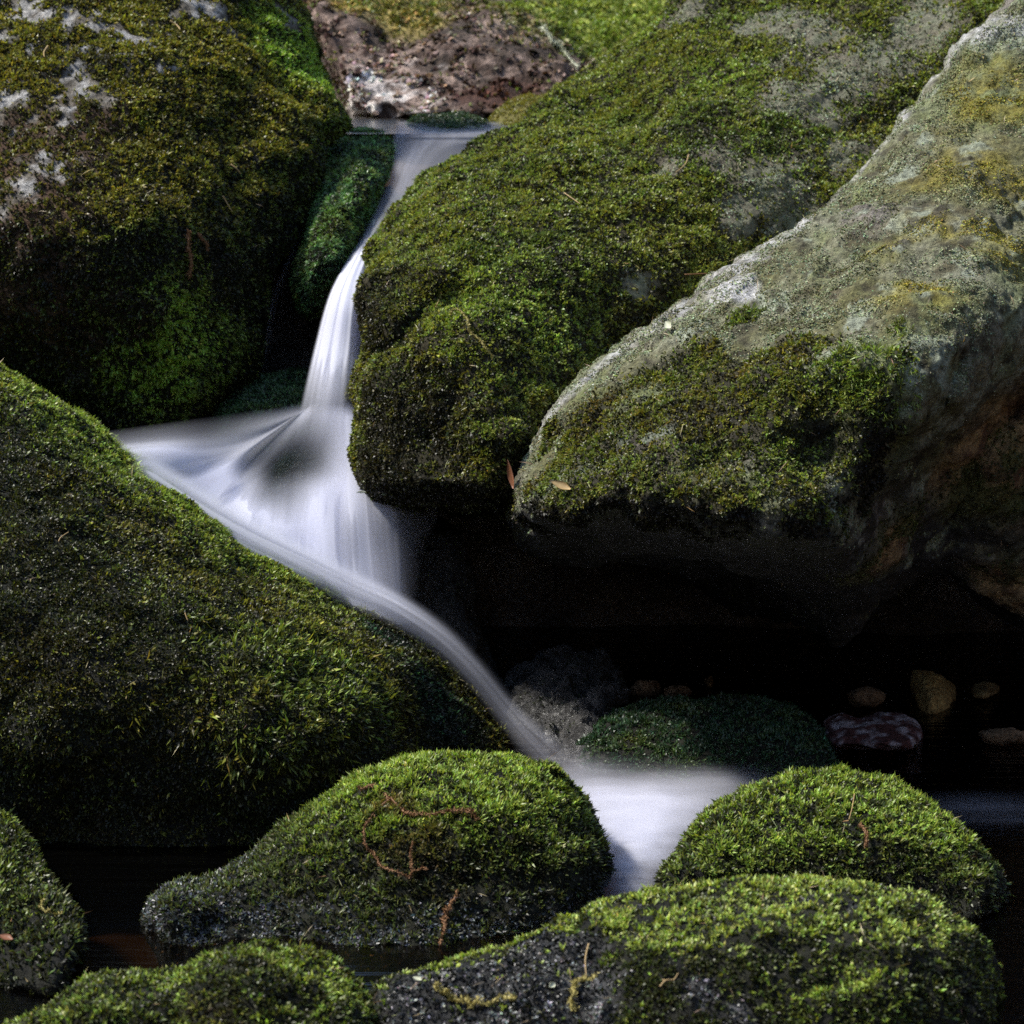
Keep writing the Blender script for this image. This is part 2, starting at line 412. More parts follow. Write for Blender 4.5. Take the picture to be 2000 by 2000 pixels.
def plane(name, x0, x1, y0, y1, z, mat, label, cat):
    xs = np.linspace(x0, x1, 60); ys = np.linspace(y0, y1, 60); X, Y = np.meshgrid(xs, ys)
    idx = np.arange(3600).reshape(60, 60)
    F = np.stack([idx[:-1, :-1].ravel(), idx[:-1, 1:].ravel(), idx[1:, 1:].ravel(), idx[1:, :-1].ravel()], 1)
    o = mesh_obj(name, np.stack([X, Y, 0 * X + z], -1).reshape(-1, 3), F, mat)
    tag(o, label, cat, None, 'structure'); return o
plane('water', -2.6, 2.6, 1.2, 6.3, 0., mat_water('pool_water', (.30, .21, .12), .16, .8, 7, 4, .10), 'dark still pool water around the low mossy boulders', 'water')
plane('water', -2.2, 2.2, 6.39, 9.3, 1.0, mat_water('upper_water', (.45, .42, .36), .2, .8, 5, 4, .10), 'upper pool water behind the lip of the waterfall', 'water')

# ------------------------------------------------------------------ boulders
G1 = 'large boulders around the waterfall'; G2 = 'low mossy stones in the pool'
boulder('UL', 'mossy_boulder', 'tall dark boulder at the upper left, mossy with bare patches on its sunlit top',
    [(-600, -450), (480, -450), (545, -60), (562, 0), (595, 31), (621, 103), (658, 176), (684, 222), (706, 250), (656, 264), (624, 278), (614, 320), (590, 393), (565, 460), (525, 530), (495, 600), (482, 680), (474, 745), (440, 800), (380, 850), (200, 900), (0, 930), (-600, 930)],
    [(-500, -400, 6.3), (200, -400, 6.4), (480, -380, 6.45), (0, 0, 6.05), (300, 0, 6.1), (520, 0, 6.3), (0, 200, 5.75), (280, 150, 5.8), (560, 180, 6.1), (0, 400, 5.52), (300, 400, 5.52), (520, 400, 5.80), (0, 600, 5.52), (300, 600, 5.50), (440, 600, 5.68), (0, 850, 5.72), (300, 850, 5.62), (440, 780, 5.70), (-500, 500, 5.8), (640, 230, 6.1)],
    .5, 60, .35, .010, (.03, 3.), (.008, 20), 11, group=G1, shrink=-.004)
boulder('UR', 'mossy_boulder', 'broad olive boulder right of the waterfall with a rounded nose overhanging the white water',
    [(1290, -450), (1310, -60), (1290, 20), (1262, 46), (1228, 67), (1191, 98), (1124, 140), (1052, 191), (1000, 236), (945, 267), (919, 296), (867, 329), (831, 355), (800, 385), (759, 404), (738, 441), (712, 460), (702, 490), (681, 531), (668, 583), (678, 604), (699, 627), (710, 655), (716, 690), (706, 722), (698, 771), (714, 807), (706, 859), (698, 910), (708, 947), (732, 967), (766, 985), (828, 996), (1000, 1003), (1300, 1040), (1800, 1000), (2500, 700), (2500, -450)],
    [(700, 560, 5.38), (760, 480, 5.5), (950, 320, 5.95), (1150, 180, 6.2), (1290, 60, 6.35), (780, 600, 5.25), (900, 450, 5.45), (1100, 320, 5.75), (1300, 180, 6.0), (1500, 50, 6.25), (740, 800, 5.2), (740, 930, 5.12), (850, 750, 5.08), (950, 600, 5.18), (1150, 500, 5.4), (1350, 350, 5.65), (1600, 150, 6.0), (880, 950, 5.0), (1000, 850, 5.0), (960, 970, 4.96), (1100, 700, 5.2), (1300, 600, 5.4), (1000, 1000, 5.06), (1500, 450, 5.6), (1700, 200, 5.95), (1900, 0, 6.2), (2400, -400, 6.8), (1400, -400, 7.2), (2000, -400, 7.2), (2000, 600, 5.6), (1400, 950, 5.5)],
    1.0, 55, .30, .009, (.03, 3.6), (.009, 18), 23, group=G1, shrink=.013,
    cracks=[([(700, 700), (760, 690), (830, 610), (900, 570)], 22, .07), ([(1000, 250), (1150, 210), (1260, 200)], 26, .05), ([(1480, 60), (1530, 130), (1640, 180)], 18, .03)])
boulder('US', 'mossy_boulder', 'pale slab boulder with a sharp bare ridge leaning over the dark hollow',
    [(2100, -300), (2000, -60), (1966, 4), (1932, 26), (1880, 78), (1854, 109), (1828, 160), (1797, 191), (1750, 232), (1714, 290), (1652, 362), (1621, 393), (1564, 440), (1517, 457), (1481, 476), (1409, 533), (1352, 595), (1248, 662), (1181, 719), (1093, 797), (1045, 860), (1015, 910), (998, 950), (1000, 1000), (1016, 1060), (1080, 1095), (1200, 1112), (1300, 1125), (1356, 1145), (1440, 1185), (1530, 1212), (1640, 1258), (1700, 1190), (1788, 1114), (1857, 1112), (1914, 1168), (2000, 1225), (2500, 1400), (2500, -300)],
    [(2000, 0, 5.50), (1850, 150, 5.40), (1650, 400, 5.16), (1480, 500, 5.04), (1250, 680, 4.96), (1060, 880, 4.90), (1900, 350, 5.06), (1700, 550, 4.80), (1500, 700, 4.66), (1300, 800, 4.66), (1150, 900, 4.68), (1010, 990, 4.78), (1400, 900, 4.56), (1600, 880, 4.55), (1060, 1005, 4.72), (1128, 1015, 4.62), (1260, 1028, 4.54), (1384, 1042, 4.49), (1500, 1060, 4.47), (1630, 1062, 4.48), (1700, 900, 4.54), (1770, 830, 4.56), (1860, 760, 4.62), (1930, 660, 4.70), (2000, 600, 4.76),
     (1128, 1070, 5.05), (1260, 1085, 5.1), (1384, 1105, 5.1), (1500, 1130, 5.05), (1600, 1150, 4.95), (1440, 1170, 5.35), (1640, 1240, 5.15), (1740, 1000, 4.80), (1800, 900, 4.80), (1900, 850, 4.86), (1980, 780, 4.95), (1850, 1080, 5.1), (1980, 1100, 5.1), (2400, 1000, 5.2), (2400, 200, 5.4), (2300, -200, 5.9), (2080, 450, 5.0)],
    .75, 34, .22, .0062, (.024, 4.5), (.010, 22), 37, sm=3, group=G1,
    cracks=[([(1560, 620), (1640, 700), (1760, 720)], 30, -.02), ([(1330, 1090), (1400, 1120), (1480, 1200)], 20, .04), ([(1870, 700), (1820, 820), (1760, 850), (1700, 960), (1650, 1050)], 14, .05), ([(1990, 780), (1900, 900), (1850, 1010), (1780, 1080)], 22, .06), ([(1720, 300), (1760, 420), (1740, 520)], 9, .014), ([(1480, 480), (1500, 560), (1470, 610)], 9, .016), ([(1900, 130), (1950, 260), (2000, 300)], 9, .014), ([(1560, 560), (1700, 620), (1820, 640)], 8, .012)])
boulder('L', 'mossy_boulder', 'big rounded boulder wholly covered in moss sloping down to the right below the white water',
    [(-600, 500), (-200, 600), (0, 706), (52, 737), (104, 776), (171, 823), (223, 869), (259, 900), (321, 931), (383, 973), (445, 1014), (518, 1061), (595, 1107), (673, 1154), (750, 1195), (828, 1257), (890, 1325), (932, 1376), (968, 1428), (1000, 1470), (1040, 1560), (1060, 1700), (1000, 1800), (-600, 1800)],
    [(0, 720, 5.15), (250, 900, 5.12), (500, 1060, 5.08), (700, 1180, 5.02), (880, 1330, 4.95), (980, 1460, 4.92), (0, 900, 4.84), (150, 1000, 4.72), (350, 1130, 4.66), (550, 1270, 4.56), (690, 1400, 4.50), (820, 1450, 4.74), (0, 1180, 4.50), (300, 1330, 4.44), (550, 1480, 4.38), (100, 1480, 4.38), (100, 1650, YZ(1650)), (400, 1650, YZ(1650)), (650, 1650, YZ(1650) + .06), (900, 1650, YZ(1650) + .3), (500, 1800, 4.4), (-500, 1300, 4.65), (-500, 700, 5.2)],
    .8, 60, .30, .009, (.024, 3.), (.009, 16), 41, group=G1)
boulder('C', 'mossy_stone', 'bright green humped stone mid pool with a dried brown strand on its face',
    [(285, 1800), (290, 1765), (340, 1722), (400, 1705), (480, 1672), (540, 1630), (600, 1585), (680, 1530), (760, 1492), (850, 1470), (940, 1464), (1020, 1470), (1090, 1490), (1130, 1530), (1165, 1590), (1195, 1640), (1200, 1700), (1180, 1770), (1150, 1820), (1120, 1960), (350, 1960)],
    [(300, 1790, 3.92), (400, 1740, 4.0), (500, 1690, 4.08), (700, 1535, 4.18), (930, 1478, 4.25), (1120, 1530, 4.22), (1180, 1660, 4.12), (400, 1805, 4.0), (550, 1812, 4.0), (700, 1700, 4.06), (850, 1600, 4.10), (1000, 1600, 4.10), (1100, 1700, 4.06), (700, 1830, YZ(1835)), (900, 1845, YZ(1845)), (1100, 1830, 4.02), (880, 1700, 4.04), (700, 1940, 3.9), (1000, 1940, 3.95)],
    .42, 80, .35, .006, (.016, 5), (.0085, 22), 53, step=6, group=G2)
boulder('R', 'mossy_stone', 'dome shaped mossy stone standing right of the white churning pool',
    [(1275, 1740), (1290, 1700), (1325, 1660), (1370, 1600), (1420, 1560), (1490, 1525), (1570, 1507), (1650, 1506), (1730, 1520), (1800, 1550), (1870, 1600), (1920, 1650), (1965, 1700), (1980, 1730), (1975, 1780), (1900, 1900), (1350, 1900)],
    [(1300, 1730, 4.08), (1450, 1560, 4.22), (1600, 1525, 4.25), (1780, 1565, 4.22), (1960, 1710, 4.08), (1450, 1680, 4.12), (1600, 1620, 4.14), (1750, 1650, 4.12), (1900, 1730, 4.08), (1600, 1760, 4.10), (1400, 1760, 4.08), (1850, 1770, 4.08), (1600, 1890, 4.05), (1300, 1850, 4.05)],
    .40, 70, .28, .006, (.016, 5), (.0085, 22), 59, step=6, group=G2)
boulder('F', 'mossy_stone', 'wide stone at the bottom right with bright mossy rim and bare wet left end',
    [(720, 1925), (850, 1880), (960, 1850), (1060, 1805), (1150, 1775), (1250, 1748), (1340, 1735), (1450, 1725), (1560, 1722), (1650, 1726), (1740, 1742), (1820, 1765), (1880, 1800), (1925, 1850), (1950, 1920), (1955, 2000), (1950, 2150), (1900, 2350), (750, 2350), (700, 2000)],
    [(750, 1930, 3.50), (1000, 1850, 3.56), (1250, 1775, 3.60), (1500, 1745, 3.62), (1750, 1770, 3.60), (1920, 1880, 3.54), (1000, 1940, 3.45), (1250, 1850, 3.47), (1500, 1810, 3.48), (1750, 1840, 3.47), (1250, 2000, 3.39), (1500, 1950, 3.39), (1750, 1950, 3.39), (800, 2050, 3.42), (1300, 2200, 3.36), (1800, 2200, 3.38), (800, 2300, 3.35), (1920, 2200, 3.46)],
    .40, 60, .28, .006, (.016, 5), (.009, 20), 61, step=6, group=G2)
boulder('B', 'mossy_stone', 'low two humped mossy stone at the bottom left edge of the photo',
    [(-150, 2080), (0, 1990), (100, 1945), (180, 1905), (250, 1893), (320, 1900), (400, 1865), (470, 1835), (540, 1826), (600, 1838), (650, 1880), (700, 1925), (730, 1970), (745, 2050), (720, 2350), (-150, 2350)],
    [(0, 2010, 3.40), (220, 1905, 3.48), (540, 1840, 3.54), (700, 1940, 3.48), (200, 1970, 3.38), (500, 1920, 3.38), (650, 2000, 3.38), (300, 2200, 3.32), (600, 2250, 3.3), (-100, 2200, 3.35)],
    .32, 60, .30, .006, (.014, 6), (.0085, 22), 67, step=6, group=G2,
    cracks=[([(330, 1900), (345, 1990)], 26, .03)])
boulder('E', 'mossy_stone', 'small mossy stone cut off by the left edge of the photo',
    [(-300, 1520), (-100, 1540), (0, 1578), (45, 1610), (75, 1670), (110, 1730), (150, 1780), (172, 1830), (170, 1850), (120, 1960), (-300, 1960)],
    [(-250, 1600, 4.15), (0, 1590, 4.2), (70, 1690, 4.06), (0, 1720, 3.96), (100, 1790, 3.88), (150, 1840, 3.80), (0, 1850, 3.84), (-200, 1800, 3.9), (0, 1940, 3.75), (-250, 1940, 3.75)],
    .34, 50, .30, .006, (.012, 6), (.005, 25), 71, step=6, group=G2)
boulder('W', 'mossy_stone', 'narrow leaning mossy wedge stone splitting the top of the waterfall',
    [(650, 262), (694, 252), (752, 254), (778, 285), (772, 312), (752, 348), (737, 384), (728, 425), (704, 475), (673, 532), (655, 566), (642, 595), (618, 620), (590, 612), (572, 570), (570, 523), (596, 459), (609, 381), (620, 324), (640, 285)],
    [(700, 258, 6.40), (760, 300, 6.26), (640, 300, 6.22), (690, 330, 5.98), (655, 430, 5.76), (720, 430, 5.92), (615, 500, 5.70), (600, 590, 5.76), (640, 560, 5.72), (660, 500, 5.68), (690, 400, 5.84)],
    .5, 40, .3, .006, (.008, 8), (.005, 28), 73, step=4, mat=M_WET, cat='boulder')
boulder('G', 'mossy_boulder', 'blurred boulder in the background above the upper pool, pinkish foot and green mossy top',
    [(590, -300), (598, 0), (612, 60), (636, 140), (658, 210), (672, 250), (900, 252), (1100, 245), (1500, 230), (1700, -300)],
    [(600, -250, 8.4), (1600, -250, 8.6), (620, 50, 7.25), (900, 0, 7.6), (1200, 0, 7.8), (700, 150, 7.0), (900, 130, 7.05), (1100, 120, 7.2), (1300, 100, 7.4), (680, 235, 6.92), (900, 235, 6.92), (1200, 235, 7.0)],
    1.0, 30, .3, .012, (.04, 3.), (.014, 14), 79, group=G1)
boulder('H', 'mossy_stone', 'flat dark green stone lying at the far edge of the upper pool',
    [(795, 262), (800, 240), (830, 224), (880, 215), (930, 222), (962, 240), (970, 270), (800, 275)],
    [(800, 255, 6.55), (880, 225, 6.72), (960, 250, 6.6), (880, 255, 6.45), (830, 240, 6.6), (940, 240, 6.6)],
    .35, 26, .3, .008, (.008, 8), (.006, 25), 83, step=4, mat=M_WET)
boulder('I', 'mossy_stone', 'small yellow green stone beside the flat dark one above the upper pool',
    [(940, 262), (955, 225), (985, 198), (1030, 183), (1080, 180), (1150, 200), (1150, 270)],
    [(950, 250, 6.75), (1000, 200, 6.85), (1100, 200, 6.9), (1050, 230, 6.7), (1000, 255, 6.62), (1120, 250, 6.7)],
    .3, 26, .3, .008, (.008, 8), (.006, 25), 89, step=4)
boulder('D', 'wet_stone', 'dark green stone at the back of the splash, left of the falling water',
    [(405, 850), (412, 800), (440, 765), (500, 738), (560, 722), (610, 722), (640, 760), (660, 860), (600, 920), (420, 900)],
    [(420, 830, 5.66), (500, 745, 5.75), (600, 730, 5.8), (500, 820, 5.55), (600, 800, 5.6), (560, 900, 5.5)],
    .35, 40, .3, .008, (.010, 7), (.006, 25), 97, step=5, mat=M_WET, group='stones in and behind the white water')
boulder('J', 'wet_stone', 'dark stone showing through the thin water at the foot of the fall',
    [(470, 1000), (485, 900), (520, 850), (580, 828), (650, 832), (690, 900), (760, 960), (800, 1080), (800, 1260), (560, 1260), (500, 1100)],
    [(500, 920, 5.5), (600, 840, 5.52), (560, 910, 5.42), (650, 900, 5.42), (600, 1050, 5.3), (740, 1050, 5.34), (700, 1230, 5.22)],
    .35, 40, .3, .008, (.010, 7), (.004, 25), 101, step=5, mat=M_WET, group='stones in and behind the white water')
boulder('K', 'wet_stone', 'black wet ledge behind the curtain of water under the overhang',
    [(760, 1000), (830, 990), (900, 1040), (930, 1150), (960, 1290), (1000, 1420), (900, 1480), (780, 1350), (740, 1150)],
    [(800, 1020, 5.5), (860, 1080, 5.42), (900, 1200, 5.36), (940, 1330, 5.3), (800, 1200, 5.34), (900, 1440, 5.2)],
    .4, 50, .3, .008, (.016, 7), (.010, 22), 103, step=6, mat=M_WET, group='stones in and behind the white water')
boulder('N', 'wet_stone', 'grey black crumpled stone at the mouth of the hollow, right of the thin jet',
    [(975, 1345), (1010, 1310), (1080, 1285), (1150, 1270), (1195, 1290), (1232, 1330), (1225, 1380), (1190, 1430), (1180, 1540), (1010, 1540), (990, 1420)],
    [(990, 1350, 5.3), (1100, 1290, 5.36), (1200, 1310, 5.34), (1080, 1350, 5.14), (1180, 1380, 5.12), (1080, 1440, 5.02), (1050, 1520, 4.9)],
    .4, 45, .3, .006, (.034, 10), (.020, 24), 107, step=5, mat=M_WET, group='dim stones under the overhang')
boulder('O', 'mossy_stone', 'low dark mossy hump lying in the hollow behind the dome shaped stone',
    [(1110, 1500), (1140, 1440), (1190, 1400), (1250, 1372), (1340, 1358), (1420, 1356), (1490, 1362), (1550, 1385), (1600, 1425), (1640, 1475), (1665, 1520), (1640, 1640), (1140, 1600)],
    [(1130, 1490, 4.82), (1250, 1380, 4.98), (1450, 1365, 5.0), (1640, 1490, 4.76), (1250, 1450, 4.86), (1450, 1430, 4.84), (1560, 1475, 4.78), (1350, 1500, 4.80), (1200, 1500, 4.84), (1400, 1600, 4.78), (1500, 1600, 4.76)],
    .45, 55, .35, .007, (.016, 6), (.007, 24), 109, step=6, group='dim stones under the overhang')
boulder('Q', 'streambed_stone', 'rounded ochre stone in the dim back of the hollow',
    [(1772, 1350), (1775, 1310), (1800, 1302), (1840, 1308), (1872, 1330), (1876, 1360), (1850, 1400), (1830, 1420), (1800, 1400)],
    [(1780, 1340, 5.32), (1860, 1350, 5.32), (1820, 1350, 5.24), (1825, 1390, 5.22)], .18, 30, .4, .006, (.006, 12), (.004, 35), 113, step=4, cat='stone', group='dim stones under the overhang')
boulder('Z', 'streambed_stone', 'flat ochre stone lying right of the rounded ochre one',
    [(1885, 1352), (1895, 1330), (1930, 1322), (1962, 1338), (1960, 1360), (1920, 1372), (1890, 1366)],
    [(1890, 1345, 5.36), (1950, 1345, 5.36), (1925, 1345, 5.3), (1925, 1362, 5.28)], .15, 22, .4, .006, (.004, 14), (.003, 35), 127, step=3, cat='stone', group='dim stones under the overhang')
boulder('Y', 'streambed_stone', 'streaked reddish grey stone at the back waterline of the pool',
    [(1598, 1446), (1606, 1408), (1636, 1392), (1680, 1396), (1720, 1378), (1768, 1388), (1800, 1416), (1806, 1446), (1780, 1470), (1630, 1470)],
    [(1615, 1430, 4.96), (1790, 1430, 4.95), (1700, 1400, 4.98), (1700, 1450, 4.90), (1700, 1490, 4.8)], .25, 36, .4, .006, (.008, 12), (.004, 30), 131, step=4, cat='stone', group='dim stones under the overhang')
boulder('X', 'streambed_stone', 'brown stone half hidden behind the low dark mossy hump',
    [(1490, 1400), (1500, 1350), (1530, 1338), (1560, 1348), (1578, 1380), (1580, 1440), (1500, 1440)],
    [(1500, 1390, 5.4), (1570, 1390, 5.4), (1535, 1370, 5.33), (1535, 1420, 5.3)], .2, 28, .4, .006, (.006, 12), (.003, 35), 137, step=4, cat='stone', group='dim stones under the overhang')
boulder('V', 'streambed_stone', 'small orange brown stone between the crumpled stone and the mossy hump',
    [(1370, 1360), (1372, 1325), (1384, 1312), (1400, 1320), (1402, 1370)],
    [(1372, 1340, 5.45), (1400, 1340, 5.45), (1386, 1335, 5.4), (1386, 1360, 5.4)], .12, 16, .4, .005, (.004, 14), (.003, 35), 139, step=3, cat='stone', group='dim stones under the overhang')
boulder('T', 'rock_wall', 'black rock wall closing the back of the hollow and the cleft behind the fall',
    [(300, 330), (620, 300), (900, 420), (1400, 800), (2600, 900), (2600, 1500), (300, 1500)],
    [(450, 400, 6.3), (700, 420, 6.35), (600, 700, 6.1), (1000, 900, 6.1), (1000, 1200, 5.95), (1500, 1200, 5.95), (2000, 1200, 5.9), (1500, 1400, 5.75), (2400, 1200, 5.9), (500, 1200, 6.0)],
    .8, 60, .2, .014, (.05, 2.6), (.016, 12), 149, step=12, mat=M_WET, cat='rock wall', group=None)

# ------------------------------------------------------------------ stone colours
def base_tint(c1, c2, seed, sc=6):
    return lambda p, n: mixc(c1, c2, fbm(p, sc, 4, seed) * .5 + .5)
soil = base_tint((.006, .006, .005), (.020, .021, .010), 5)
for k in ('L', 'C', 'R', 'B', 'E', 'O', 'W', 'D', 'H'): paint(k, soil)

def ul_bare(p, n):
    m = 0
    for (x, y, r) in ((270, 75, 62), (240, 60, 40), (130, 170, 40), (190, 185, 30), (20, 200, 55), (30, 75, 40), (170, 45, 50), (560, 30, 30), (315, 125, 40), (60, 350, 60), (400, 20, 50), (110, 240, 40), (60, 20, 60), (450, 60, 26)):
        m = np.maximum(m, spot('UL', p, x, y, r * .9, .8, 30, 1.5))
    return m
def ul_brown(p, n):
    return np.maximum(spot('UL', p, 30, 420, 260, .8, 6, .5, 1.4), spot('UL', p, 150, 260, 150, .8, 8, .5))
paint('UL', lambda p, n: mixc(mixc(soil(p, n), (.10, .055, .03), ul_brown(p, n) * .9), mixc((.15, .13, .10), (.40, .39, .37), sst(-.4, .5, fbm(p, 40, 3, 2))), ul_bare(p, n)),
      lambda p, n: .15 * ul_bare(p, n) + .25 * sst(.5, .9, n[:, 2]))

def ur_bare(p, n):
    m = 0
    for (x, y, r) in ((1330, 25, 70), (1560, 200, 130), (1560, 60, 140), (1520, 330, 110), (1410, 300, 80), (1540, 410, 90), (1700, 120, 150), (1800, 60, 130), (1450, 60, 50), (1250, 560, 40), (1640, 300, 100), (1440, 420, 50), (1300, 330, 50)):
        m = np.maximum(m, spot('UR', p, x, y, r, .6, 9, .5))
    return m
paint('UR', lambda p, n: mixc(mixc((.014, .013, .007), (.055, .045, .018), fbm(p, 7, 4, 3) * .5 + .5 + .35 * sst(1000, 1500, proj(p)[0])), mixc((.15, .125, .085), (.19, .185, .13), fbm(p, 12, 3, 8) * .5 + .5), ur_bare(p, n)),
      lambda p, n: .42 * ur_bare(p, n) + .12)

def us_moss(p, n):
    m = 0
    for (x, y, r) in ((1300, 790, 150), (1450, 770, 150), (1600, 790, 150), (1150, 880, 130), (1250, 930, 140), (1400, 900, 160), (1550, 920, 150), (1650, 880, 120), (1690, 780, 100), (1120, 960, 110), (1450, 620, 40), (1760, 690, 50), (1160, 830, 90), (1700, 850, 80), (1580, 680, 50), (1062, 940, 75), (1090, 1010, 75), (1105, 880, 60), (1075, 860, 50), (1130, 830, 60), (1200, 780, 70), (1270, 740, 60), (1030, 960, 50), (1030, 1020, 50), (1350, 720, 70), (1700, 960, 60), (1250, 1000, 110), (1420, 1000, 110), (1570, 1000, 90)):
        m = np.maximum(m, spot('US', p, x, y, r, .6, 10, .55))
    return m
def us_brown(p, n):
    # the ochre and rust coloured side and underside of the slab
    return np.maximum(np.maximum(spot('US', p, 1980, 900, 230, .5, 6, .3), spot('US', p, 1740, 1060, 130, .6, 8, .3)), spot('US', p, 1980, 1150, 130, .5, 8, .3))
def us_yel(p, n):
    m = 0
    for (x, y, r) in ((1930, 330, 150), (1850, 450, 120), (1960, 180, 110), (1780, 560, 80), (1960, 480, 110)):
        m = np.maximum(m, spot('US', p, x, y, r, .9, 10, .6))
    return m
def us_ridge(p):
    # the bare pale crest of the slab, its bright rim light painted in
    px, py = proj(p); e = np.interp(px, [1000, 1045, 1093, 1181, 1248, 1352, 1409, 1481, 1564, 1700, 1900], [940, 860, 797, 719, 662, 595, 533, 476, 440, 300, 50])
    return (.35 + .65 * sst(-.4, .3, fbm(p, 45, 3, 62))) * sst(24, 6, (py - e) + 15 * sst(1330, 1180, px) - 22 * sst(1330, 1420, px) * sst(1560, 1460, px) - 8 * fbm(p, 22, 3, 61)) * sst(-30, -10, py - e)
def us_tint(p, n):
    g = fbm(p, 9, 4, 12) * .5 + .5
    c = mixc((.15, .145, .06), (.25, .25, .17), sst(.2, .8, g))
    c = mixc(c, (.10, .085, .045), .8 * sst(.15, .7, fbm(p, 22, 4, 44)))
    c = mixc(c, (.24, .21, .20), .7 * sst(.25, .7, fbm(p, 5, 4, 45)))
    c = mixc(c, (.20, .24, .09), .6 * sst(.1, .6, fbm(p, 7, 4, 46)))
    c = mixc(c, (.05, .042, .025), .75 * sst(.35, .55, fbm(p, 34, 3, 48)))
    c = mixc(c, (.36, .40, .30), .7 * sst(.45, .55, fbm(p, 16, 3, 49)))
    c = mixc(c, (.26, .22, .03), us_yel(p, n) * .75 * sst(-.5, .4, fbm(p, 30, 4, 47)))
    c = mixc(c, (.55, .54, .52), np.maximum(spot('US', p, 1420, 570, 60, .6, 20, .6), np.maximum(spot('US', p, 1925, 60, 40, .6, 20, .5), spot('US', p, 1490, 480, 26, .6, 20, .6))))
    c = mixc(c, (.50, .49, .47), .85 * us_ridge(p))
    c = mixc(c, (.035, .030, .014), us_moss(p, n) * .9 * (1 - us_ridge(p)))
    c = mixc(c, mixc(mixc((.15, .085, .050), (.40, .27, .13), sst(-.4, .5, fbm(p, 28, 4, 70))), (.10, .12, .035), .8 * sst(.0, .5, fbm(p, 9, 3, 71))), us_brown(p, n))
    c = mixc(c, (.042, .040, .038), sst(.15, -.35, n[:, 2]) * (1 - us_brown(p, n)) * sst(.8, .4, p[:, 2]))  # shade under the overhang painted as a dark tint
    return c
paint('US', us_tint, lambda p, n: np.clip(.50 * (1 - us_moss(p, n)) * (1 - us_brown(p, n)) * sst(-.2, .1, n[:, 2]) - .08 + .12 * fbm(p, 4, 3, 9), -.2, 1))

def f_bare(p, n):
    m = np.maximum(spot('F', p, 880, 1960, 210, .5, 10, .4), spot('F', p, 1060, 1870, 150, .5, 12, .4))
    m = np.maximum(m, spot('F', p, 1080, 1980, 170, .5, 12, .4))
    for (x, y, r) in ((1560, 1762, 26), (1660, 1770, 24), (1820, 1795, 24), (1240, 1775, 22), (1450, 1990, 60), (1380, 1940, 40)): m = np.maximum(m, spot('F', p, x, y, r, .5, 30, .5) * .8)
    return m
paint('F', lambda p, n: mixc(soil(p, n), mixc((.03, .03, .03), (.12, .12, .12), sst(.1, .6, fbm(p, 40, 3, 6))), f_bare(p, n)), lambda p, n: .22 * f_bare(p, n))
def g_tint(p, n):
    c = mixc((.035, .020, .014), (.22, .16, .13), sst(-.4, .5, fbm(p, 34, 4, 31, .7)))
    c = mixc(c, (.025, .018, .012), .8 * sst(.0, .5, fbm(p, 6, 3, 33)))
    c = mixc(c, (.50, .45, .42), np.maximum(spot('G', p, 740, 190, 100, .9, 20, 1.), spot('G', p, 690, 222, 70, .5, 14, .5)) * sst(-.5, .2, fbm(p, 40, 3, 8)))
    c = mixc(c, (.05, .022, .014), spot('G', p, 950, 190, 110, .8, 10, .6, .5))
    c = mixc(c, (.20, .23, .04), spot('G', p, 1250, 20, 300, .5, 6, .4, .6))
    c = mixc(c, (.22, .17, .05), spot('G', p, 800, 10, 160, .6, 8, .5, .6))
    return c
paint('G', lambda p, n: np.clip(g_tint(p, n) * 1.7, 0, .8), lambda p, n: .15 + 0 * p[:, 0])
paint('I', base_tint((.10, .10, .03), (.26, .22, .05), 3, 20))
paint('J', base_tint((.010, .018, .017), (.022, .034, .032), 3)); paint('K', base_tint((.02, .02, .02), (.16, .15, .14), 3, 20))
paint('N', base_tint((.010, .010, .010), (.12, .115, .11), 3, 34)); paint('Q', base_tint((.26, .15, .05), (.60, .38, .12), 3, 20), lambda p, n: 0 * p[:, 0])
paint('Z', base_tint((.22, .13, .05), (.45, .30, .11), 4, 20)); paint('Y', lambda p, n: mixc((.09, .03, .025), (.40, .33, .33), sst(-.2, .5, fbm(p * np.array([1, 1, .35]), 55, 4, 4))))
paint('X', base_tint((.08, .05, .02), (.16, .10, .04), 4, 20)); paint('V', base_tint((.2, .1, .03), (.3, .17, .05), 4, 20))
for i_, (x_, y_, w_, h_, lb_) in enumerate(((1262, 1345, 40, 26, 'dim brown stone just right of the crumpled stone in the hollow'), (1322, 1352, 34, 20, 'dim flat stone between the crumpled stone and the small orange brown one'), (1960, 1440, 60, 26, 'dim reddish pebble at the right edge of the pool below the flat ochre stone'), (1690, 1362, 44, 24, 'dim dark stone behind the streaked reddish grey stone'))):
    k_ = 'pb%d' % i_; yd_ = (5.35, 5.3, 5.0, 5.25)[i_]
    boulder(k_, 'streambed_stone', lb_, [(x_ + w_ * math.cos(a) * (1 + .15 * math.sin(3 * a + i_)), y_ + h_ * math.sin(a)) for a in np.linspace(0, 2 * math.pi, 13)[:-1]],
            [(x_, y_, yd_)], .14, 22, .4, .006, (.008, 12), (.005, 34), 160 + i_, step=4, cat='stone', group='dim stones under the overhang')
    paint(k_, base_tint((.10, .06, .03), (.34, .20, .10), 5 + i_, 22))
paint('T', base_tint((.08, .07, .06), (.34, .30, .26), 4, 10))

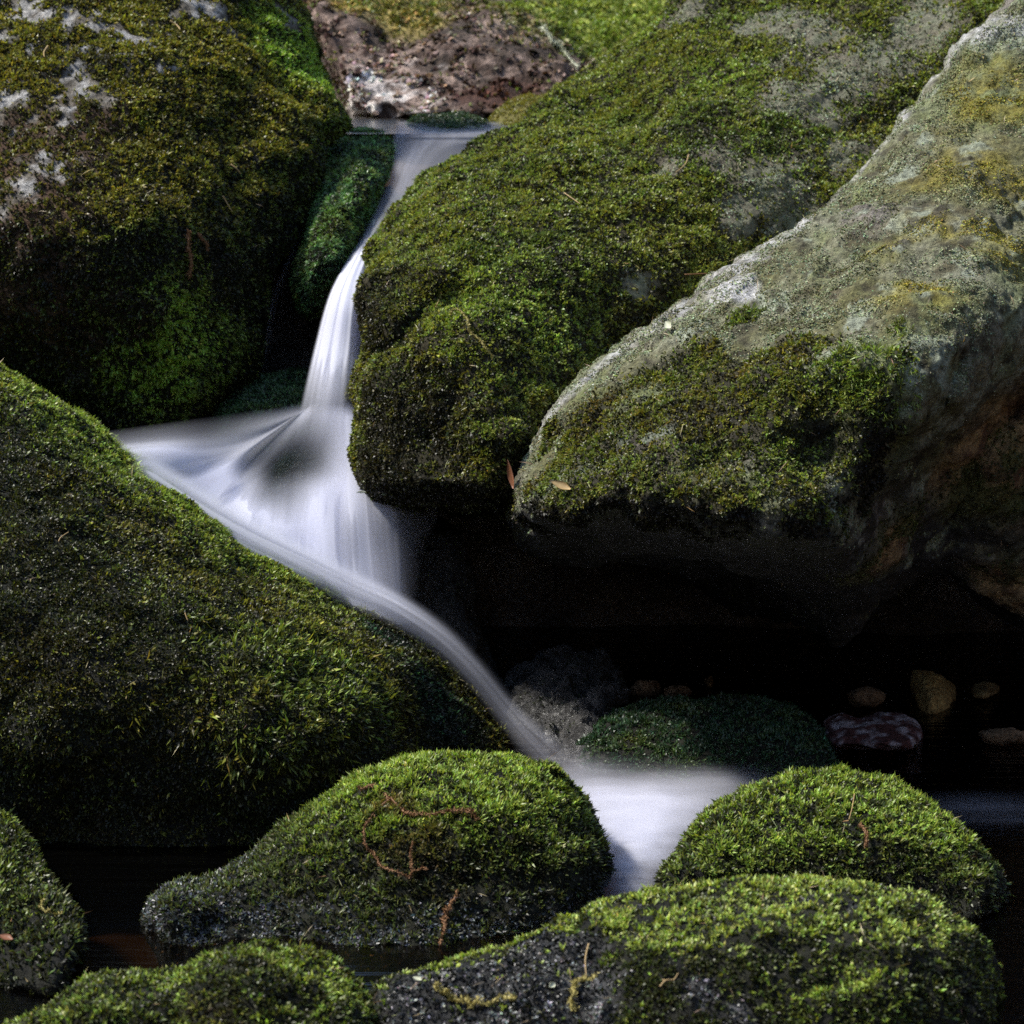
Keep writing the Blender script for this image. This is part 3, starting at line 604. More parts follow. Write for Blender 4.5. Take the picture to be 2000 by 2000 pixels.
# ------------------------------------------------------------------ moss, tops painted brighter and undersides darker as light falls
def moss_ul(p, n):
    c = pal(3, [BLK, DK, MID, DK, OLI], 6)(p, n)
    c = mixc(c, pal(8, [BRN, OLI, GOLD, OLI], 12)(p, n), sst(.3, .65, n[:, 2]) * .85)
    c = mixc(c, (.22, .33, .05), np.maximum(spot('UL', p, 340, 680, 150, .8, 9, .6), spot('UL', p, 590, 130, 150, .8, 10, .3)))
    c = mixc(c, (.03, .026, .018), ul_brown(p, n) * .5)
    return c
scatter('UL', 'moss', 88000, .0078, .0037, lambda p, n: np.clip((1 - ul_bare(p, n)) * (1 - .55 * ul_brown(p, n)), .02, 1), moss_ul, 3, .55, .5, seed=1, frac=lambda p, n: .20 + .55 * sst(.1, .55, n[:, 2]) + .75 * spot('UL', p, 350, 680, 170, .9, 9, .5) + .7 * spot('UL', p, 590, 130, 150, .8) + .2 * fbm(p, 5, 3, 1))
def moss_ur(p, n):
    c = pal(4, [BLK, DK, MID, OLI, MID, BRN], 5)(p, n)
    c = mixc(c, OLI, .8 * spot('UR', p, 1250, 480, 170, .9, 7, .5)); c = mixc(c, BR, .75 * np.maximum(np.maximum(spot('UR', p, 1400, 150, 80, .6, 12, .6), spot('UR', p, 1270, 60, 60, .6)), spot('UR', p, 1060, 620, 160, .9, 9, .6)))
    c = mixc(c, (.055, .055, .035), sst(0., -.6, n[:, 2]) * .7 + .5 * spot('UR', p, 730, 600, 70, .6))  # underside shade put into the colour of down-facing moss
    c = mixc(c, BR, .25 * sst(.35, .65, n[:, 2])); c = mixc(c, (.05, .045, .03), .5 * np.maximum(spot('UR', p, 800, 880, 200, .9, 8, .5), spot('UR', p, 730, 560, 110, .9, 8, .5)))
    return c
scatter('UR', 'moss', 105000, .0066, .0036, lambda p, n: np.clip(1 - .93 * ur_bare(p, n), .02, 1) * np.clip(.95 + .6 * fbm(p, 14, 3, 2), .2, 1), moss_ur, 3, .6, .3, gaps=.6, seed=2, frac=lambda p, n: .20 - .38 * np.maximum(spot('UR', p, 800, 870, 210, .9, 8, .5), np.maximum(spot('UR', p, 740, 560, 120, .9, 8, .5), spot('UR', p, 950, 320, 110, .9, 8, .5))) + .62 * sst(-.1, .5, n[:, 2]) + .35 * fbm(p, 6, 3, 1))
scatter('UR', 'lichen', 70000, .0030, .0040, lambda p, n: np.clip(ur_bare(p, n) * sst(-.6, .4, fbm(p, 22, 3, 6)), 0.03, 1), lambda p, n: mixc((.15, .15, .07), (.33, .36, .25), fbm(p, 30, 2, 5) * .5 + .5), 2, 1.4, mat=M_CRUMB, seed=3, gaps=.3)
def moss_us(p, n):
    c = pal(14, [BRN, OLI, MID, OLI, MID], 9)(p, n)
    c = mixc(c, BR, .9 * np.maximum(np.maximum(spot('US', p, 1700, 720, 110, .7, 12, .5), spot('US', p, 1560, 900, 90, .8, 12, .6)), spot('US', p, 1450, 610, 40, .6)))
    c = mixc(c, (.035, .033, .02), sst(.1, -.3, n[:, 2]))  # moss facing down painted dark, like the shade below the lip
    return c
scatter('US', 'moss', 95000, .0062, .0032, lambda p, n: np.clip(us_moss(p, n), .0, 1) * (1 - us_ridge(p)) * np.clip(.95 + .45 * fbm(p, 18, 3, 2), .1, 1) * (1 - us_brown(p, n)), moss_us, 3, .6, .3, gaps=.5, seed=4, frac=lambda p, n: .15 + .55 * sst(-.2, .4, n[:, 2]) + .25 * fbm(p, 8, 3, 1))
scatter('US', 'moss_film', 45000, .0045, .0030, lambda p, n: us_brown(p, n) * sst(-.2, .5, fbm(p, 9, 3, 71)), lambda p, n: mixc((.05, .045, .02), (.10, .12, .03), fbm(p, 30, 2) * .5 + .5), 3, .8, .3, seed=32)
scatter('US', 'moss', 45000, .014, .0022, lambda p, n: np.maximum(np.maximum(spot('US', p, 1690, 740, 85, .7, 14, .6), spot('US', p, 1755, 645, 28, .5)), spot('US', p, 1455, 615, 34, .5)), lambda p, n: mixc(BR, MID, fbm(p, 20, 2) * .5 + .5), 4, .6, .6, seed=5, label='tufted brighter moss near the right end of the slab')
scatter('US', 'lichen', 150000, .0025, .0032, lambda p, n: np.clip((1 - us_moss(p, n)) * (1 - us_brown(p, n)) * sst(-.1, .3, n[:, 2]) * sst(-.6, .5, fbm(p, 20, 3, 6)), 0.0, 1),
        lambda p, n: mixc(mixc((.14, .14, .06), (.33, .37, .24), fbm(p, 30, 2, 5) * .5 + .5), (.30, .26, .04), us_yel(p, n)), 2, 1.4, mat=M_CRUMB, seed=6, gaps=.3)
def l_rim(p):
    # 1 along the upper edge of the big sloping boulder whose sunlit edge is painted into the moss
    px, py = proj(p); e = np.interp(px, [-300, 0, 259, 518, 750, 890], [600, 706, 900, 1061, 1195, 1325])
    return sst(130, 10, py - e) * sst(800, 600, px)
def moss_l(p, n):
    c = pal(5, [DK, MID, OLI, MID], 5)(p, n)
    c = mixc(c, BR, .8 * l_rim(p))
    c = mixc(c, BR, .6 * spot('L', p, 640, 1300, 190, .9, 9, .4)); c = mixc(c, TEAL, np.maximum(spot('L', p, 860, 1380, 150, .5, 8, .2), spot('L', p, 760, 1240, 70, .5, 8, .2)))  # lit bulge painted bright, shaded right flank painted teal
    return c
scatter('L', 'moss', 95000, .0078, .0032, one, moss_l, 3, .75, .45, seed=7, Lvar=.55, frac=lambda p, n: .06 + .65 * l_rim(p) + .5 * spot('L', p, 600, 1270, 250, 1., 7, .5) + .22 * spot('L', p, 350, 1080, 260, 1., 7, .5) + .12 * fbm(p, 6, 3, 1))  # frac paints the lit rim and centre, and the shaded lower left
scatter('L', 'feathery_moss', 15000, .0145, .0036, lambda p, n: spot('L', p, 600, 1330, 260, 1., 7, .5), moss_l, 3, .3, 1.0, seed=27, Lvar=.6, frac=lambda p, n: .5 + 0 * p[:, 0], gaps=.5)
def moss_c(p, n):
    c = pal(6, [MID, BR, MID, OLI], 8)(p, n)
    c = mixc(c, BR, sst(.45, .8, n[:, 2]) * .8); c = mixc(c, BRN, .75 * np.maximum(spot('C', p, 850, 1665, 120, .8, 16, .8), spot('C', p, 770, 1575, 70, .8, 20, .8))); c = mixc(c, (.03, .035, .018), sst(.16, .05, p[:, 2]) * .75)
    return c
def wetline(lo=.10, hi=.02): return lambda p, n: np.clip(sst(hi - .03, lo, p[:, 2]), .25, 1)
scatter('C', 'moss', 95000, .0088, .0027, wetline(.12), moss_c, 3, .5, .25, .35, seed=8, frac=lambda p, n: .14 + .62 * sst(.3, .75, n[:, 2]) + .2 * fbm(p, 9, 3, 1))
def moss_r(p, n):
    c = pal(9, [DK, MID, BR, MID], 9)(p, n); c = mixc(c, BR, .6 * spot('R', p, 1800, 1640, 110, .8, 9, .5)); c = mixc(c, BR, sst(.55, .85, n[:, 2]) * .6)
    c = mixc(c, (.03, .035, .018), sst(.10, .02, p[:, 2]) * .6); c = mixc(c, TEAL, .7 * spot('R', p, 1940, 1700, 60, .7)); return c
scatter('C', 'wet_moss', 60000, .007, .0030, lambda p, n: sst(.14, .05, p[:, 2]) * sst(-.32, -.50, p[:, 0] + .8 * p[:, 2]) + .6 * sst(.06, .02, p[:, 2]), lambda p, n: mixc((.03, .035, .03), (.16, .17, .19), fbm(p, 40, 2) * .5 + .5), 3, .9, .2, mat=M_WETMOSS, seed=28)
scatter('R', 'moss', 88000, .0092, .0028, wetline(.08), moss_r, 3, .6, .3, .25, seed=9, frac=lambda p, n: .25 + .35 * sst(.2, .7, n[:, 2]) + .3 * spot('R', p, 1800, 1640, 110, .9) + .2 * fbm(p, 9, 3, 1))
def moss_f(p, n):
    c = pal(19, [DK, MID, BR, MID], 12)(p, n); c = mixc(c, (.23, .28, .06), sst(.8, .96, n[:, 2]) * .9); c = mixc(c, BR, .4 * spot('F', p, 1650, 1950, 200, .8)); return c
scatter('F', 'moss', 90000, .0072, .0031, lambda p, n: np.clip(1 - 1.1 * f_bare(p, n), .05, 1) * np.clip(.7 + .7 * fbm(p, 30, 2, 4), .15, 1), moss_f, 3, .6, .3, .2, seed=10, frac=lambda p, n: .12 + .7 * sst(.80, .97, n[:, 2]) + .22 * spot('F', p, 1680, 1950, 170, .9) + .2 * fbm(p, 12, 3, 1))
scatter('F', 'grit', 90000, .0042, .0036, lambda p, n: f_bare(p, n), lambda p, n: mixc((.012, .013, .012), (.30, .30, .30), sst(.2, .7, fbm(p, 140, 2, 8))), 2, 1.2, mat=M_WETMOSS, seed=31, gaps=.3)
scatter('B', 'moss', 85000, .0076, .0031, one, lambda p, n: mixc(pal(29, [DK, MID, BR, OLI], 12)(p, n), BRN, .6 * spot('B', p, 420, 1980, 90, .8)), 3, .6, .3, .2, seed=11, frac=lambda p, n: .38 + .2 * fbm(p, 12, 3, 1))
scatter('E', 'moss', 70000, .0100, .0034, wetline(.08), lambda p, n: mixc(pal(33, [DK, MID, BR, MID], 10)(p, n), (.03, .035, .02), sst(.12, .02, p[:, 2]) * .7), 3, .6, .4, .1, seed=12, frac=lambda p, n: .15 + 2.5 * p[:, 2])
scatter('W', 'moss', 110000, .0085, .0026, one, lambda p, n: pal(36, [MID, (.06, .13, .06), (.12, .22, .06), MID, (.09, .18, .09)], 14)(p, n), 3, .6, .7, mat=M_WETMOSS, seed=13, frac=lambda p, n: .5 + .2 * fbm(p, 12, 3, 1))
scatter('O', 'moss', 80000, .0085, .0026, lambda p, n: sst(-.1, .5, n[:, 2]), lambda p, n: pal(38, [DK, TEAL, MID], 10)(p, n), 3, .6, .3, .2, mat=M_WETMOSS, seed=14)
scatter('D', 'moss', 80000, .0085, .0026, one, lambda p, n: pal(39, [MID, (.07, .14, .06), MID], 10)(p, n), 3, .6, .5, mat=M_WETMOSS, seed=15)
scatter('H', 'moss', 60000, .0085, .0026, lambda p, n: sst(.1, .5, n[:, 2]), lambda p, n: pal(41, [DK, TEAL, MID], 10)(p, n), 3, .6, .3, mat=M_WETMOSS, seed=16)
scatter('G', 'moss', 26000, .012, .0035, lambda p, n: np.clip(np.maximum(spot('G', p, 1250, 20, 330, .5, 6, .4, .6), .8 * spot('G', p, 850, 10, 160, .6, 8, .5, .6)), .02, 1), lambda p, n: mixc(BR, OLI, spot('G', p, 850, 60, 220, .8)), 3, .6, .2, seed=17)
scatter('G', 'lichen', 16000, .010, .012, lambda p, n: sst(-.2, .3, fbm(p, 30, 3, 31)), lambda p, n: np.clip(g_tint(p, n) * 1.9, 0, .8), 2, 1.2, mat=M_CRUMB, seed=55, gaps=.4)
scatter('I', 'moss', 50000, .007, .0026, one, lambda p, n: pal(43, [OLI, GOLD, MID], 20)(p, n), 3, .6, .3, seed=18)
for k_ in ('K', 'N'):
    scatter(k_, 'moss', 14000, .005, .002, lambda p, n: sst(.0, .5, fbm(p, 20, 3, 5)), lambda p, n: mixc(DK, (.04, .04, .035), fbm(p, 25, 2) * .5 + .5), 3, .8, .2, mat=M_WETMOSS, seed=19)

for k_, d_ in (('UL', 160), ('UR', 200), ('US', 160), ('L', 170), ('C', 260), ('R', 260), ('F', 420), ('B', 420), ('E', 260)):
    scatter(k_, 'litter', d_, .020, .0013, lambda p, n: sst(-.1, .4, n[:, 2]) + .15, lambda p, n: mixc((.30, .18, .08), (.55, .48, .28), hsh((p[:, 0] * 9e3).astype(np.int64), (p[:, 2] * 9e3).astype(np.int64), 3, 1)), 1, 3.0, seed=51, gaps=0, Lvar=.2, back=0)

# ------------------------------------------------------------------ white water
def cr(pts, n):
    """Catmull-Rom through rows of an array, n samples along axis 0"""
    pts = np.asarray(pts, float); k = len(pts); t = np.linspace(0, k - 1, n); i = np.clip(t.astype(int), 0, k - 2); f = (t - i).reshape(-1, *([1] * (pts.ndim - 1)))
    p0 = pts[np.clip(i - 1, 0, k - 1)]; p1 = pts[i]; p2 = pts[i + 1]; p3 = pts[np.clip(i + 2, 0, k - 1)]
    return .5 * (2 * p1 + (p2 - p0) * f + (2 * p0 - 5 * p1 + 4 * p2 - p3) * f ** 2 + (3 * p1 - p0 - 3 * p2 + p3) * f ** 3)

def sheet(name, lines, nu, nv, label=None, streak=(30, 2.), sa=.35, bulge=0., seed=0, parent=None, edge=.06, gain=1., layers=3, gap=.014, vfade=(0, 0), hub=0):
    """lines: streamlines across the flow, each a list of (x, y, depth, density)"""
    A = np.array(lines, float)                       # u, v, 4
    A = cr(A, nu); A = cr(A.transpose(1, 0, 2), nv).transpose(1, 0, 2)
    U, Vv = np.meshgrid(np.linspace(0, 1, nu), np.linspace(0, 1, nv), indexing='ij')
    objs = []
    for L_ in range(layers):
        q = np.stack([U * streak[0], Vv * streak[1], 0 * U + L_ * 3.7 + seed], -1)
        st = fbm(q, 1., 4, seed) ; st2 = fbm(q * np.array([.3, 1, 1]), 1., 2, seed + 8)
        st = st * sst(0, hub, Vv) if hub else st; st2 = st2 * sst(0, hub, Vv) if hub else st2
        Yd = A[..., 2] - bulge * np.sin(np.pi * U) + (L_ - (layers - 1) / 2) * gap + .006 * st2
        Pp = P(A[..., 0] + 3. * (L_ - 1) * np.sin(3 * Vv + L_), A[..., 1], Yd)
        den = np.clip(A[..., 3], 0, 1) * gain
        if edge > 0: den = den * sst(0, edge, U) * sst(0, edge, 1 - U)
        if vfade[0]: den = den * sst(0, vfade[0], Vv)
        if vfade[1]: den = den * sst(0, vfade[1], 1 - Vv)
        den = np.clip(den * (1 + sa * st + .5 * sa * st2), 0, 1)
        den = 1 - (1 - den) ** (1.25 / layers)
        idx = np.arange(nu * nv).reshape(nu, nv)
        F = np.stack([idx[:-1, :-1].ravel(), idx[1:, :-1].ravel(), idx[1:, 1:].ravel(), idx[:-1, 1:].ravel()], 1)
        objs.append((Pp.reshape(-1, 3), F, den.ravel()))
    V = np.concatenate([o[0] for o in objs]); F = np.concatenate([o[1] + i * nu * nv for i, o in enumerate(objs)]); D = np.concatenate([o[2] for o in objs])
    o = mesh_obj(name, V, F, M_FOAM, parent); attr_f(o.data, 'dens', D)
    return o

WF = bpy.data.objects.new('waterfall', None); COL.objects.link(WF); WF.location = (0, 0, 0)
tag(WF, 'silky white waterfall dropping between the boulders into the pool', 'waterfall', None, 'structure')
sheet('fall', [
    [(774, 236, YZ(236, 1.006), .10), (771, 250, YZ(250, 1.005), .22), (768, 263, 6.37, .32), (766, 276, 6.345, .34), (770, 300, 6.32, .35), (757, 360, 6.16, .2), (735, 410, 6.0, .2), (704, 470, 5.86, .35), (668, 530, 5.70, .9), (640, 590, 5.62, .95), (612, 690, 5.56, .95), (566, 880, 5.40, .5)],
    [(806, 236, YZ(236, 1.006), .10), (803, 250, YZ(250, 1.005), .22), (800, 263, 6.37, .32), (798, 276, 6.345, .34), (795, 300, 6.30, .42), (775, 360, 6.14, .26), (748, 410, 5.98, .22), (716, 470, 5.83, .5), (684, 530, 5.67, 1.), (660, 590, 5.59, 1.), (640, 690, 5.53, .95), (604, 880, 5.37, .6)],
    [(866, 236, YZ(236, 1.006), .10), (863, 250, YZ(250, 1.005), .22), (860, 263, 6.37, .32), (858, 276, 6.345, .34), (835, 300, 6.30, .28), (800, 360, 6.14, .32), (770, 410, 5.98, .28), (730, 470, 5.83, .6), (700, 530, 5.67, 1.), (684, 590, 5.58, .9), (672, 690, 5.52, .95), (645, 880, 5.37, .8)],
    [(926, 236, YZ(236, 1.006), .10), (923, 250, YZ(250, 1.005), .22), (920, 263, 6.37, .32), (918, 276, 6.345, .34), (880, 300, 6.30, .22), (840, 360, 6.14, .26), (795, 410, 5.98, .3), (750, 470, 5.84, .8), (718, 530, 5.69, 1.), (706, 590, 5.60, 1.), (696, 690, 5.54, .85), (686, 880, 5.38, 1.)],
    [(986, 236, YZ(236, 1.006), .10), (983, 250, YZ(250, 1.005), .22), (980, 263, 6.37, .32), (978, 276, 6.345, .34), (950, 300, 6.32, .25), (890, 360, 6.16, .3), (830, 410, 6.0, .4), (770, 470, 5.86, .6), (735, 530, 5.72, .8), (724, 590, 5.64, .7), (716, 690, 5.58, .35), (712, 880, 5.42, .7)]],
    110, 150, streak=(14, 1.3), sa=.42, layers=4, bulge=.02, seed=3, parent=WF, edge=.10, vfade=(.04, .10))
sheet('fan', [
    [(600, 785, 5.52, .0), (520, 798, 5.48, .0), (420, 812, 5.44, .0), (320, 826, 5.40, .0), (200, 842, 5.37, .0)],
    [(598, 800, 5.47, .35), (520, 828, 5.42, .30), (420, 848, 5.38, .18), (320, 858, 5.34, .30), (205, 868, 5.32, .22)],
    [(602, 795, 5.47, .22), (515, 850, 5.40, .45), (420, 880, 5.35, .62), (325, 880, 5.31, .95), (215, 885, 5.30, .8)],
    [(608, 790, 5.46, .25), (500, 868, 5.37, .5), (430, 915, 5.33, .97), (360, 940, 5.29, 1.), (260, 940, 5.26, 1.)],
    [(614, 785, 5.46, .6), (508, 890, 5.37, .25), (462, 955, 5.31, .95), (420, 1000, 5.26, 1.), (370, 1020, 5.22, 1.)],
    [(622, 786, 5.45, .5), (545, 900, 5.36, .02), (520, 960, 5.30, .30), (500, 1020, 5.24, 1.), (460, 1085, 5.18, 1.)],
    [(632, 786, 5.45, .5), (580, 900, 5.36, .02), (568, 965, 5.30, .40), (562, 1040, 5.22, .95), (560, 1130, 5.15, 1.)],
    [(648, 786, 5.45, .8), (628, 900, 5.36, .22), (618, 965, 5.30, .75), (615, 1050, 5.22, .9), (620, 1165, 5.13, 1.)],
    [(670, 786, 5.45, 1.), (672, 900, 5.36, .9), (670, 970, 5.30, .95), (672, 1060, 5.22, .8), (680, 1190, 5.13, 1.)],
    [(686, 788, 5.45, 1.), (708, 905, 5.36, .95), (716, 975, 5.30, .95), (722, 1070, 5.23, .8), (735, 1215, 5.12, .9)],
    [(700, 790, 5.46, .9), (735, 912, 5.37, .9), (757, 980, 5.31, .85), (768, 1075, 5.25, .65), (778, 1220, 5.14, .7)],
    [(708, 792, 5.48, .6), (752, 920, 5.39, .6), (790, 985, 5.34, .35), (796, 1070, 5.28, .25), (800, 1215, 5.18, .15)],
    [(718, 838, 5.48, .0), (775, 930, 5.42, .2), (855, 990, 5.38, .12), (835, 1070, 5.32, .0), (815, 1200, 5.22, .0)]],
    260, 120, streak=(30, .9), sa=.36, layers=4, seed=13, parent=WF, edge=.0, vfade=(.08, .0), hub=.5)
tl = [((250, 905), 46, .9), ((370, 985), 50, 1.), ((472, 1046), 50, 1.), ((580, 1098), 46, 1.), ((684, 1148), 42, .95), ((776, 1190), 36, .85), ((862, 1247), 32, .52), ((930, 1314), 29, .34), ((990, 1387), 30, .28), ((1045, 1447), 38, .25), ((1100, 1500), 50, .2)]
ys_ = [5.20, 5.17, 5.14, 5.11, 5.08, 5.05, 5.02, 4.99, 4.96, 4.92, 4.885]
LN = []
for s_ in (-1, -.5, 0, .5, 1.):
    row = []
    for i, (c, w, a) in enumerate(tl):
        a0 = tl[max(i - 1, 0)][0]; a1 = tl[min(i + 1, len(tl) - 1)][0]
        dx, dy = a1[0] - a0[0], a1[1] - a0[1]; q_ = math.hypot(dx, dy)
        row.append((c[0] + dy / q_ * w * s_ * 1.1, c[1] - dx / q_ * w * s_ * 1.1, ys_[i] - .02 * (1 - s_ * s_), a * math.exp(-(s_ * 1.5) ** 2) * (1 if abs(s_) < 1 else 0)))
    LN.append(row)
sheet('jet', LN, 60, 160, streak=(12, 1.3), sa=.6, seed=23, parent=WF, edge=.25, layers=4, gap=.02, vfade=(.05, .08))
sheet('side_trickle', [
    [(618, 272, 6.35, 0), (604, 320, 6.2, 0), (590, 390, 6.05, 0), (565, 480, 5.95, 0), (525, 600, 5.9, 0), (505, 740, 5.85, 0)],
    [(632, 270, 6.33, .6), (612, 320, 6.17, .55), (598, 390, 6.02, .18), (575, 480, 5.92, .06), (532, 600, 5.87, .1), (514, 740, 5.82, .14)],
    [(650, 270, 6.33, .25), (622, 320, 6.2, .1), (606, 390, 6.05, 0), (590, 480, 5.95, 0), (545, 600, 5.9, 0), (528, 740, 5.85, 0)]],
    30, 80, streak=(6, 2), sa=.5, seed=33, parent=WF, edge=.1, vfade=(.05, .2))

def pool_foam():
    n = 240; xs = np.linspace(-.05, 1.0, n); ys = np.linspace(3.95, 5.05, n); X, Y = np.meshgrid(xs, ys)
    V = []; Fs = []; Ds = []
    for L_ in range(4):
        p = np.stack([X, Y, 0 * X + .004 + L_ * .008], -1); px, py = proj(p)
        dm = 0
        def bl(wx, wy, rx, ry, a):
            c = P(wx, wy, YZ(wy)); r = rx * c[1] / FPX; r2 = abs(YZ(wy - ry) - YZ(wy + ry)) / 2
            return a * np.exp(-(((X - c[0]) / r) ** 2 + ((Y - c[1]) / r2) ** 2) ** 1.0)
        for b_ in ((1140, 1545, 70, 40, .40), (1225, 1600, 105, 52, .95), (1330, 1582, 100, 40, .55), (1430, 1540, 100, 22, .20), (1250, 1655, 70, 48, .7), (1225, 1725, 46, 44, .38), (1920, 1585, 150, 8, .16), (1960, 1608, 120, 6, .16), (250, 1653, 220, 2, .22)):
            dm = dm + bl(*b_)
        q = np.stack([X * 3, Y * 9, 0 * X + L_], -1)
        w = 1 + .45 * fbm(q, 1.6, 4, 4) + .7 * fbm(p, 24, 4, 6, .65) * sst(4.55, 4.25, Y) + .3 * fbm(p * np.array([1, 2.2, 1]), 7, 4, 16)
        d = np.clip(dm * w, 0, 1); d = d * (1, .75, .5, .3)[L_]; d = 1 - (1 - np.clip(d, 0, .98)) ** .62
        zz = p.copy(); zz[..., 2] += .012 * (1 - L_ * .1) * np.clip(dm, 0, 1) * (.5 + .5 * fbm(p, 9, 3, 2))
        V.append(zz.reshape(-1, 3)); Ds.append(d.ravel())
        idx = np.arange(n * n).reshape(n, n) + L_ * n * n
        Fs.append(np.stack([idx[:-1, :-1].ravel(), idx[:-1, 1:].ravel(), idx[1:, 1:].ravel(), idx[1:, :-1].ravel()], 1))
    o = mesh_obj('foam', np.concatenate(V), np.concatenate(Fs), M_FOAM); attr_f(o.data, 'dens', np.concatenate(Ds))
    tag(o, 'smooth white foam spreading on the pool between the two mossy stones', 'foam', None, 'stuff')
pool_foam()

# ------------------------------------------------------------------ twigs, needles, leaves
def tube(name, pts, r0, r1, mat, sides=6, knots=0., seed=0, parent=None):
    pts = cr(np.array(pts), max(8, 5 * len(pts))); n = len(pts)
    rg = np.random.default_rng(seed + 5)
    T = np.gradient(pts, axis=0); T /= np.linalg.norm(T, axis=1)[:, None] + 1e-9
    up = np.array([.3, .2, .93]); A = np.cross(T, up); A /= np.linalg.norm(A, axis=1)[:, None] + 1e-9; Bn = np.cross(T, A)
    rr = np.linspace(r0, r1, n) * (1 + knots * np.abs(rg.normal(0, 1, n)))
    V = []
    for i in range(n):
        for k in range(sides):
            a = 2 * math.pi * k / sides; V.append(pts[i] + (A[i] * math.cos(a) + Bn[i] * math.sin(a)) * rr[i])
    F = []
    for i in range(n - 1):
        for k in range(sides): F.append((i * sides + k, i * sides + (k + 1) % sides, (i + 1) * sides + (k + 1) % sides, (i + 1) * sides + k))
    F += [tuple(range(sides))[::-1], tuple((n - 1) * sides + k for k in range(sides))]
    return mesh_obj(name, V, F, mat, parent)

M_STRAW = mat_plain('dry_needle', (.50, .36, .16), .6, (.34, .22, .09))
M_RUST = mat_plain('dry_strand', (.30, .15, .06), .7, (.17, .08, .03))
M_PALE = mat_plain('pale_chip', (.62, .62, .48), .6, (.45, .48, .30))
M_LEAF = mat_plain('dead_leaf', (.30, .12, .05), .55, (.16, .06, .03))
M_YEL = mat_plain('yellow_strand', (.46, .40, .12), .6, (.30, .24, .06))

def on(key, pts, lift=.006):
    out = []
    for (x, y) in pts:
        c, n = hit(key, x, y); out.append(c + n * lift)
    return out
def strand(key, name, label, cat, pts, r0, r1, mat, lift=.007, knots=0., seed=0, group=None):
    P0 = on(key, pts, lift)
    if knots:
        r0 *= .42; r1 *= .5; P0 = list(cr(np.array(P0), 2 * len(P0)) + np.random.default_rng(seed + 70).normal(0, .0022, (2 * len(P0), 3)))
    o = tube(name, P0, r0, r1, mat, 6, knots, seed)
    if knots:                                            # short side scales along the strand
        q = cr(np.array(P0), 60 * len(P0)); rg = np.random.default_rng(seed); q = q + rg.normal(0, r0 * 1.2, q.shape)
        dv = rg.normal(0, 1, q.shape); dv /= np.linalg.norm(dv, axis=1)[:, None]; sv = np.cross(dv, rg.normal(0, 1, q.shape)); sv /= np.linalg.norm(sv, axis=1)[:, None]
        le = rg.uniform(.4, 2.0, len(q))[:, None] * (.0019 + r0); V = np.stack([q - sv * le * .22, q + sv * le * .22, q + dv * le], 1).reshape(-1, 3)
        nf = len(V); me = o.data; v0 = np.array([v.co[:] for v in me.vertices]); f0 = [tuple(f.vertices) for f in me.polygons]
        me.clear_geometry(); me.from_pydata([tuple(x) for x in np.concatenate([v0, V])], [], f0 + [(len(v0) + 3 * i, len(v0) + 3 * i + 1, len(v0) + 3 * i + 2) for i in range(nf // 3)]); me.update()
    tag(o, label, cat, group); return o
NG = 'fallen conifer needles lying on the moss'
strand('C', 'dried_strand', 'thin wiry pale strand curving down the face of the middle humped stone', 'strand', [(745, 1575), (714, 1610), (722, 1640), (730, 1665), (750, 1690), (768, 1711), (792, 1714), (812, 1700), (836, 1698)], .0016, .0011, M_RUST, .010, .5, 1)
strand('C', 'dried_strand', 'knotty brown strand lying across the top of the middle humped stone', 'strand', [(708, 1552), (735, 1546), (760, 1560), (776, 1578), (800, 1592), (828, 1600), (858, 1592), (890, 1585), (920, 1592), (936, 1602)], .0030, .0010, M_RUST, .010, .8, 2)
strand('C', 'root_tuft', 'rusty rootlets hanging down the front of the middle humped stone', 'root', [(890, 1740), (880, 1765), (872, 1790), (868, 1815), (860, 1850)], .0028, .0012, M_RUST, .009, 1., 3)
strand('C', 'twig', 'fine forked twig below the brown strand on the middle humped stone', 'twig', [(802, 1655), (804, 1680), (802, 1700)], .0010, .0007, M_RUST, .010, .2, 4)
strand('F', 'conifer_needle', 'upright pale needle stuck on the bare left part of the front stone', 'needle', [(1146, 1846), (1142, 1880), (1145, 1918)], .0013, .0006, M_STRAW, .008, group=NG)
strand('F', 'conifer_needle', 'straw coloured needle, upper one of a crossed pair on the front stone', 'needle', [(1293, 1920), (1310, 1914), (1328, 1910)], .0012, .0006, M_STRAW, .010, group=NG)
strand('F', 'conifer_needle', 'straw coloured needle, lower one of a crossed pair on the front stone', 'needle', [(1290, 1932), (1302, 1920), (1312, 1914)], .0012, .0006, M_STRAW, .011, group=NG)
strand('F', 'beaded_strand', 'yellow beaded catkin lying flat on the wet dark rock at the bottom', 'catkin', [(893, 1958), (915, 1963), (945, 1964), (975, 1960), (1010, 1955)], .0034, .0020, M_YEL, .008, .9, 5)
strand('F', 'beaded_strand', 'yellow beaded catkin curling downward beside the upright pale needle', 'catkin', [(1160, 1912), (1142, 1925), (1122, 1935), (1113, 1955), (1116, 1975)], .0034, .0020, M_YEL, .008, .9, 6)
strand('F', 'beaded_strand', 'small yellow catkin at the upper left end of the front stone', 'catkin', [(856, 1932), (872, 1942), (888, 1950)], .0030, .0018, M_YEL, .008, .9, 7)
strand('UL', 'conifer_needle', 'long curved dry needle on the sunny top of the upper left boulder', 'needle', [(94, 95), (90, 108), (88, 122)], .0022, .0010, M_STRAW, .012, group=NG)
strand('UL', 'conifer_needle', 'bent straw needle among pale patches on top of the upper left boulder', 'needle', [(330, 50), (342, 58), (350, 68)], .0020, .0010, M_STRAW, .012, group=NG)
strand('UL', 'conifer_needle', 'short straw needle halfway up the right side of the dark upper left boulder', 'needle', [(448, 325), (456, 331), (464, 340)], .0020, .0010, M_STRAW, .010, group=NG)
